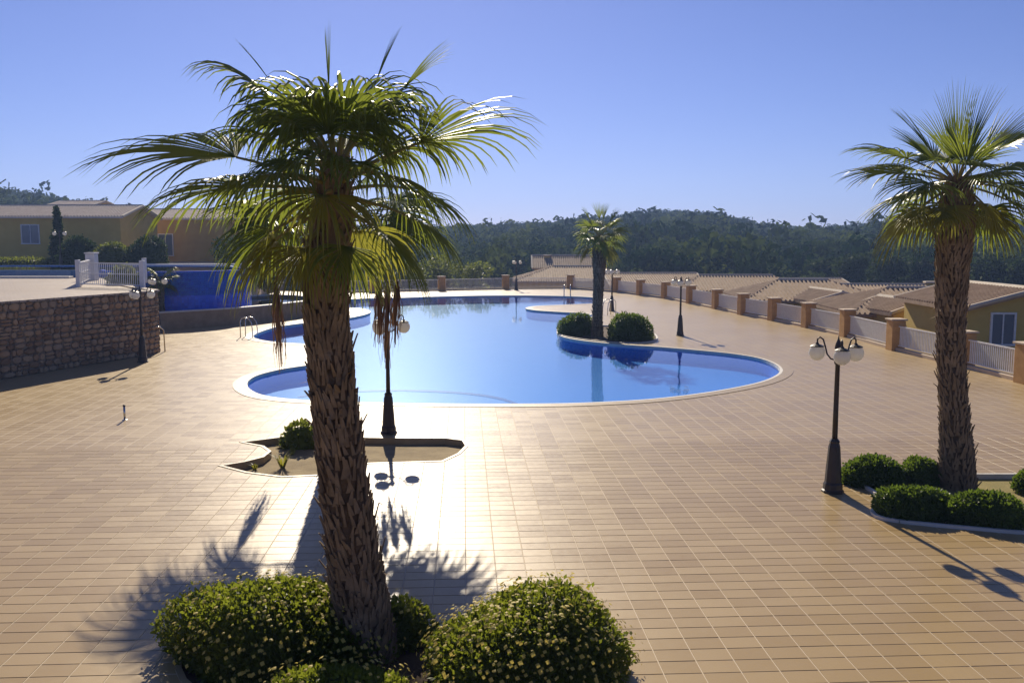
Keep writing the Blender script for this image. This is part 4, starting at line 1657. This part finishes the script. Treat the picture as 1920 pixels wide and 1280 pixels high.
# --- houses
def house(loc, rz, w, d, hw, rise, label, wall='yellow_wall', roof='rooftile', hip=0.0, windows=(), over=0.35, gable_front=False, chimney=None, ribs=0.26):
    """ridge along local x (or along local y for gable_front); front face at local y = 0"""
    o = empty('bungalow', loc, rz, label, 'house', 'bungalows round the pool')
    W_, D_ = (d, w) if gable_front else (w, d)   # length along ridge, span
    # frame: ridge axis e, across axis c
    if gable_front:
        T = lambda a, c, z: (c + 0.0, a, z)      # a: along (y 0..d), c: across (-w/2..w/2)
        a0, a1, c0, c1 = 0.0, d, -w / 2, w / 2
    else:
        T = lambda a, c, z: (a, c, z)
        a0, a1, c0, c1 = -w / 2, w / 2, 0.0, d
    cm = (c0 + c1) / 2
    m = MB()
    hp = hip * (c1 - c0) / 2
    vs = [T(a0, c0, 0), T(a1, c0, 0), T(a1, c1, 0), T(a0, c1, 0), T(a0, c0, hw), T(a1, c0, hw), T(a1, c1, hw), T(a0, c1, hw)]
    fs = [(0, 1, 5, 4), (1, 2, 6, 5), (2, 3, 7, 6), (3, 0, 4, 7)]
    if hip == 0:
        vs += [T(a0, cm, hw + rise - 0.02), T(a1, cm, hw + rise - 0.02)]
        fs = [(0, 1, 5, 4), (2, 3, 7, 6), (1, 2, 6, 9, 5), (3, 0, 4, 8, 7)]
    m.add(vs, fs)
    wl_ = m.build('wall', wall, o)
    # roof slabs
    sl = rise / ((c1 - c0) / 2)
    A0, A1 = a0 - over, a1 + over
    C0, C1 = c0 - over, c1 + over
    ze = hw - sl * over + 0.10
    zr = hw + rise + 0.10
    ra0, ra1 = A0 + hp, A1 - hp
    m = MB()
    th = 0.14
    top = [T(A0, C0, ze), T(A1, C0, ze), T(ra1, cm, zr), T(ra0, cm, zr), T(A1, C1, ze), T(A0, C1, ze)]
    bot = [(x, y, z - th) for x, y, z in top]
    m.add(top + bot, [(0, 1, 2, 3), (4, 5, 3, 2), (1, 4, 2), (5, 0, 3), (7, 6, 9, 8), (11, 10, 8, 9), (0, 6, 7, 1), (4, 10, 11, 5), (1, 7, 10, 4), (5, 11, 6, 0)] if hip else
          [(0, 1, 2, 3), (4, 5, 3, 2), (7, 6, 9, 8), (11, 10, 8, 9), (0, 6, 7, 1), (4, 10, 11, 5), (1, 7, 8, 2), (2, 8, 10, 4), (5, 11, 9, 3), (3, 9, 6, 0)])
    rf = m.build('roof', roof, o)
    # barrel tiles: rows of ribs from ridge to eave
    m = MB()
    nr = int((A1 - A0) / ribs)
    for side in (0, 1):
        cE = C0 if side == 0 else C1
        for k in range(nr):
            a = A0 + (k + 0.5) * (A1 - A0) / nr
            t = 1.0
            if hip:
                t = min(1.0, (a - A0) / hp if hp else 1, (A1 - a) / hp if hp else 1)
            e0 = Vector(T(a, cE, ze + 0.01))
            e1 = Vector(T(a, cE + (cm - cE) * t, ze + (zr - ze) * t + 0.01))
            ax = Vector(T(1, 0, 0)) - Vector(T(0, 0, 0))
            hw_ = ribs * 0.27
            up = Vector((0, 0, ribs * 0.32))
            m.add([e0 - ax * hw_, e0 - ax * hw_ * .5 + up, e0 + ax * hw_ * .5 + up, e0 + ax * hw_, e1 - ax * hw_, e1 - ax * hw_ * .5 + up, e1 + ax * hw_ * .5 + up, e1 + ax * hw_],
                  [(0, 1, 5, 4), (1, 2, 6, 5), (2, 3, 7, 6), (0, 3, 2, 1), (4, 5, 6, 7)])
    if hip:
        nr2 = int((C1 - C0) / ribs)
        ax = Vector(T(0, 1, 0)) - Vector(T(0, 0, 0))
        for aE, sg in ((A0, 1), (A1, -1)):
            for k in range(nr2):
                c = C0 + (k + 0.5) * (C1 - C0) / nr2
                t = min(c - C0, C1 - c) / ((C1 - C0) / 2)
                e0 = Vector(T(aE, c, ze + 0.01))
                e1 = Vector(T(aE + sg * hp * t, c, ze + (zr - ze) * t + 0.01))
                hw_ = ribs * 0.27
                up = Vector((0, 0, ribs * 0.32))
                m.add([e0 - ax * hw_, e0 - ax * hw_ * .5 + up, e0 + ax * hw_ * .5 + up, e0 + ax * hw_, e1 - ax * hw_, e1 - ax * hw_ * .5 + up, e1 + ax * hw_ * .5 + up, e1 + ax * hw_],
                      [(0, 1, 5, 4), (1, 2, 6, 5), (2, 3, 7, 6), (0, 3, 2, 1), (4, 5, 6, 7)])
    m.build('roof_tiles', roof, rf, kind='stuff')
    m = MB()
    m.tube([T(ra0, cm, zr + 0.04), T(ra1, cm, zr + 0.04)], 0.12, 6)
    m.build('ridge', 'trim', rf)
    if not hip:
        for aa in (A0 - 0.03, A1 + 0.03):
            for cE in (C0, C1):
                MB().tube([T(aa, cE, ze + 0.02), T(aa, cm, zr + 0.02)], 0.09, 6).build('verge', 'trim', rf)
    for (wx, wz, ww, wh) in windows:     # on the front (local y = 0)
        fr = MB()
        t_ = 0.08
        fr.box((0, 0, wh / 2 + t_ / 2), (ww + 2 * t_, 0.10, t_))
        fr.box((0, 0, -wh / 2 - t_ / 2), (ww + 2 * t_ + 0.06, 0.16, t_))
        fr.box((-ww / 2 - t_ / 2, 0, 0), (t_, 0.10, wh))
        fr.box((ww / 2 + t_ / 2, 0, 0), (t_, 0.10, wh))
        fr.box((0, 0, 0), (0.05, 0.07, wh))
        f_ = fr.build('window', 'white', o)
        f_.location = (wx, -0.03, wz)
        g_ = MB().box((0, 0, 0), (ww, 0.03, wh)).build('pane', 'glass', f_)
        g_.location = (0, 0.012, 0)
    if chimney:
        cx, cy, ch = chimney
        c = MB().box((cx, cy, hw + rise * 0.5 + ch / 2), (0.7, 0.6, rise + ch), 0, 0.02).build('chimney', wall, rf)
        MB().box((cx, cy, hw + rise + ch + 0.05), (0.9, 0.8, 0.12), 0, 0.02).build('chimney_cap', 'trim', c)
    return o


GZ = TERR_Z
# below the right-hand fence
house((20.9, 36.5, GZ - 0.3), R(-2), 4.9, 6.5, 5.55, 0.66, 'yellow bungalow with a white-framed window just beyond the right fence', windows=[(-1.05, 4.72, 0.86, 1.2)], gable_front=True)
house((21.6, 46.0, GZ - 0.3), R(-3), 8.0, 8, 4.55, 1.0, 'hipped bungalow roof half hidden behind the right palm trunk', hip=0.8)
house((19.9, 44.2, GZ - 0.3), R(4), 2.6, 4.0, 4.75, 0.45, 'narrow yellow gable wing before the hipped roof left of the right palm trunk', gable_front=True, over=0.25)
house((19.3, 57.0, GZ - 0.3), R(-3), 8.6, 8, 4.5, 1.0, 'hipped grey-brown tiled roof beyond the middle of the right fence', hip=0.75)
house((19.9, 54.8, GZ - 0.3), R(5), 3.6, 4.5, 4.55, 0.5, 'yellow gable wing with pale verge beyond the fence, in front of the hipped grey-brown roof', gable_front=True, over=0.25)
house((30.5, 68.0, GZ - 0.3), R(-8), 10, 8, 3.8, 0.85, 'bungalow roof in the second row behind the right fence', chimney=(2.0, 4.0, 0.3))
house((18.8, 73.0, GZ - 0.3), R(-2), 9.5, 8, 4.2, 1.0, 'low tiled roof beyond the fence right of the second lamp post', hip=0.5)
house((15.2, 94.0, GZ - 0.3), R(3), 9.5, 9, 3.6, 1.0, 'low distant roof beyond the fence right of the poolside palm')
house((29.0, 92.0, GZ - 0.3), R(3), 12.0, 9, 3.2, 0.9, 'most distant low roof at the foot of the wooded hill')
house((7.2, 97.0, GZ - 0.3), R(0), 13.5, 10, 3.9, 1.35, 'wide hipped roof beyond the far end of the pool', hip=0.9, windows=[(-3, 2.4, 1.2, 1.2)])
house((6.6, 111.0, GZ - 0.3), R(0), 7.5, 7, 4.9, 1.35, 'higher small roof with a yellow chimney behind the wide hipped roof', chimney=(-2.2, 3.0, 0.1))
# on the upper terrace at left
house((-47.5, 77, UZ), R(0), 29, 8, 4.0, 0.95, 'long ochre bungalow with pale tiled roof on the upper terrace', roof='rooftile_pale', windows=[(6.9, 2.55, 1.4, 1.5), (0.8, 1.6, 1.2, 2.0)])
house((-32.2, 88, UZ), R(0), 14, 9, 4.1, 0.9, 'orange bungalow wing at the right end of the upper terrace', wall='orange_wall', roof='rooftile_pale', windows=[(-1.2, 1.6, 1.3, 2.0)])
house((-52, 106, UZ), R(-4), 5, 9, 5.7, 0.9, 'roof of a farther house above the long ochre bungalow', roof='rooftile_pale')

# low white garden wall in front of the orange wing
gw = MB().box((0, 0, 0.16), (9.0, 0.3, 0.36), 0, 0.02).build('garden_wall', 'white')
q = G(345, 503, UZ)
gw.location = (q.x, q.y, UZ)
tag(gw, 'low white garden wall behind the blue mosaic wall', 'wall')

# hedges and trees of the upper terrace
HG = 'hedge bushes before the upper bungalow'
Yh = 70.0
for i, (px, wpx, top, mat, lab) in enumerate([
        (152, 34, 443, 'dark_leaf', 'tall dark round hedge bush beside the cypress on the upper terrace'),
        (212, 28, 452, 'far_leaf', 'yellow-green hedge bush between two dark ones on the upper terrace'),
        (277, 38, 447, 'dark_leaf', 'dark round hedge bush in front of the orange bungalow wing'),
        (20, 70, 485, 'far_leaf', 'low clipped hedge along the far rim of the upper pool')]):
    c = AT(px, 500, Yh)
    t = AT(px, top, Yh)
    bush((c.x, Yh, UZ), wpx / F * Yh * 1.02, 1.2, (t.z - UZ) * 0.95, 2200, 0.22, mat, lab, group=HG, seed=50 + i, square=0.35)
bush((AT(240, 500, 43).x, 42.6, UZ), 0.75, 0.6, 0.85, 700, 0.16, 'far_leaf', 'grey-green shrub seen through the white upper railing', seed=58)


def tree(loc, h, cr, ch, n, leaf, mat, label, seed, name='tree', cat='tree', group=None, cone=False, lobes=9):
    """tapered trunk, limbs, and leaf clumps spread through a lumpy crown"""
    o = empty(name, loc, 0, label, cat, group)
    g = np.random.default_rng(seed)
    zc = h - ch
    m = MB()
    m.tube([(0, 0, -0.1), (0.05 * h * 0.1, 0, zc * 0.6), (0, 0.03, zc + ch * 0.5)], [0.055 * h * 0.5, 0.04 * h * 0.5, 0.008 * h], 8)
    tr = m.build('trunk', 'bark', o, True)
    C, S = [], []
    lm = MB()
    for k in range(lobes):
        if cone:
            t = (k + 0.5) / lobes
            rr_ = cr * (1 - t) ** 0.7 * 0.35
            a = g.uniform(0, 6.28)
            c = np.array([rr_ * math.cos(a), rr_ * math.sin(a), zc + ch * t])
            s = np.array([cr * (1 - t * 0.8), cr * (1 - t * 0.8), ch / lobes * 1.3])
        else:
            a = k * 2.4
            rr_ = cr * 0.55 * math.sqrt(g.random())
            c = np.array([rr_ * math.cos(a), rr_ * math.sin(a), zc + ch * g.uniform(0.25, 0.75)])
            s = np.array([1, 1, 0.8]) * cr * g.uniform(0.38, 0.60)
            lm.tube([(0, 0, zc * 0.7), tuple(c * np.array([0.5, 0.5, 1]) * np.array([1, 1, 0.95])), tuple(c)], [0.03 * h * 0.3, 0.02 * h * 0.3, 0.006 * h], 5)
        C.append(c)
        S.append(s)
    if lm.v:
        lm.build('limb', 'bark', tr, True)
    C, S = np.array(C), np.array(S)
    idx = g.integers(0, lobes, n)
    d = g.normal(size=(n, 3))
    d /= np.linalg.norm(d, axis=1)[:, None]
    P = C[idx] + d * S[idx] * (g.random((n, 1)) ** 0.35)
    P[:, 2] = np.maximum(P[:, 2], 0.05)
    ld_ = d + g.normal(size=(n, 3)) * 0.8
    ld_ /= np.linalg.norm(ld_, axis=1)[:, None]
    sd = np.cross(ld_, g.normal(size=(n, 3)))
    sd /= np.linalg.norm(sd, axis=1)[:, None]
    l = leaf * g.uniform(0.6, 1.4, (n, 1))
    q_ = np.stack([P - sd * l * 0.2, P + ld_ * l * 0.5 + sd * l * 0.38, P + ld_ * l, P + ld_ * l * 0.5 - sd * l * 0.38], 1).reshape(-1, 3)
    np_mesh('crown', q_, np.arange(len(q_)).reshape(-1, 4), mat, o)
    return o


c = AT(111, 500, 71.5)
tree((c.x, 71.5, UZ), 4.3, 0.62, 4.1, 2400, 0.2, 'dark_leaf', 'slim dark cypress behind the two-globe lamp on the upper terrace', 61, 'cypress', cone=True)

# trees and shrubs between the upper terrace and the far fence
TG = 'trees beyond the far fence'
for i, (px, Y, top, wpx, mat, lab) in enumerate([
        (500, 64, 470, 34, 'far_leaf', 'yellow-green tree right of the blue mosaic wall'),
        (560, 88, 478, 42, 'far_leaf', 'tree beyond the fence just left of the large palm trunk'),
        (640, 92, 485, 42, 'dark_leaf', 'dark tree beyond the fence hidden by the large palm trunk'),
        (705, 88, 492, 34, 'far_leaf', 'tree beyond the fence between the large trunk and its hanging dead leaf'),
        (765, 90, 480, 40, 'far_leaf', 'tree beyond the fence just right of the hanging dead leaf'),
        (822, 93, 470, 42, 'far_leaf', 'tree behind the lone fence pillar right of the large palm'),
        (885, 91, 484, 38, 'far_leaf', 'tree beyond the far fence left of the farthest lamp post'),
        (440, 80, 450, 60, 'dark_leaf', 'dark tree behind the blue wall under the palm leaves')]):
    zb = 0.0 if Y < 70 else (UZ if px < 470 else float(terrain_z(0, Y)))
    t = AT(px, top, Y)
    hgt = t.z - zb
    cr = wpx / F * Y
    tree((t.x, Y, zb), hgt, cr, min(hgt * 0.75, cr * 2.6), 2600, 0.26, mat, lab, 70 + i, group=TG)
# a wood-edge band of distinct trees on the right behind the bungalows
for i, (px, Y, top, wpx) in enumerate([(1600, 112, 470, 42), (1668, 105, 478, 44), (1735, 110, 462, 46), (1855, 100, 468, 52), (1915, 96, 480, 46), (1540, 118, 482, 40)]):
    t = AT(px, top, Y)
    zb = float(terrain_z(t.x, Y))
    hgt = t.z - zb
    cr = wpx / F * Y
    tree((t.x, Y, zb), hgt, cr, hgt * 0.8, 2600, 0.34, 'dark_leaf',
         ['dark pine rising left of the right palm crown', 'dark pine behind the roofs left of the right palm trunk', 'tall dark pine just left of the right palm trunk',
          'dark pine just right of the right palm trunk', 'dark pine at the right edge of the picture behind the bungalow', 'dark pine above the long grey-brown tiled roof'][i],
         90 + i, 'pine_tree', group='pines behind the right bungalows')

# ------------------------------------------------------------------ haze over the valley
hz = MB().box((0, 250, 28), (2600, 2000, 76)).build('haze', None)
hm = bpy.data.materials.new('haze_air')
hm.use_nodes = True
hn = hm.node_tree
hn.nodes.clear()
ho = hn.nodes.new('ShaderNodeOutputMaterial')
hv = hn.nodes.new('ShaderNodeVolumePrincipled')
hv.inputs['Color'].default_value = (0.36, 0.54, 1.0, 1)
hv.inputs['Density'].default_value = 0.0006
hv.inputs['Anisotropy'].default_value = 0.3
hn.links.new(hv.outputs[0], ho.inputs['Volume'])
hz.data.materials.append(hm)
tag(hz, 'thin blue haze in the air over the valley', 'haze', kind='stuff')
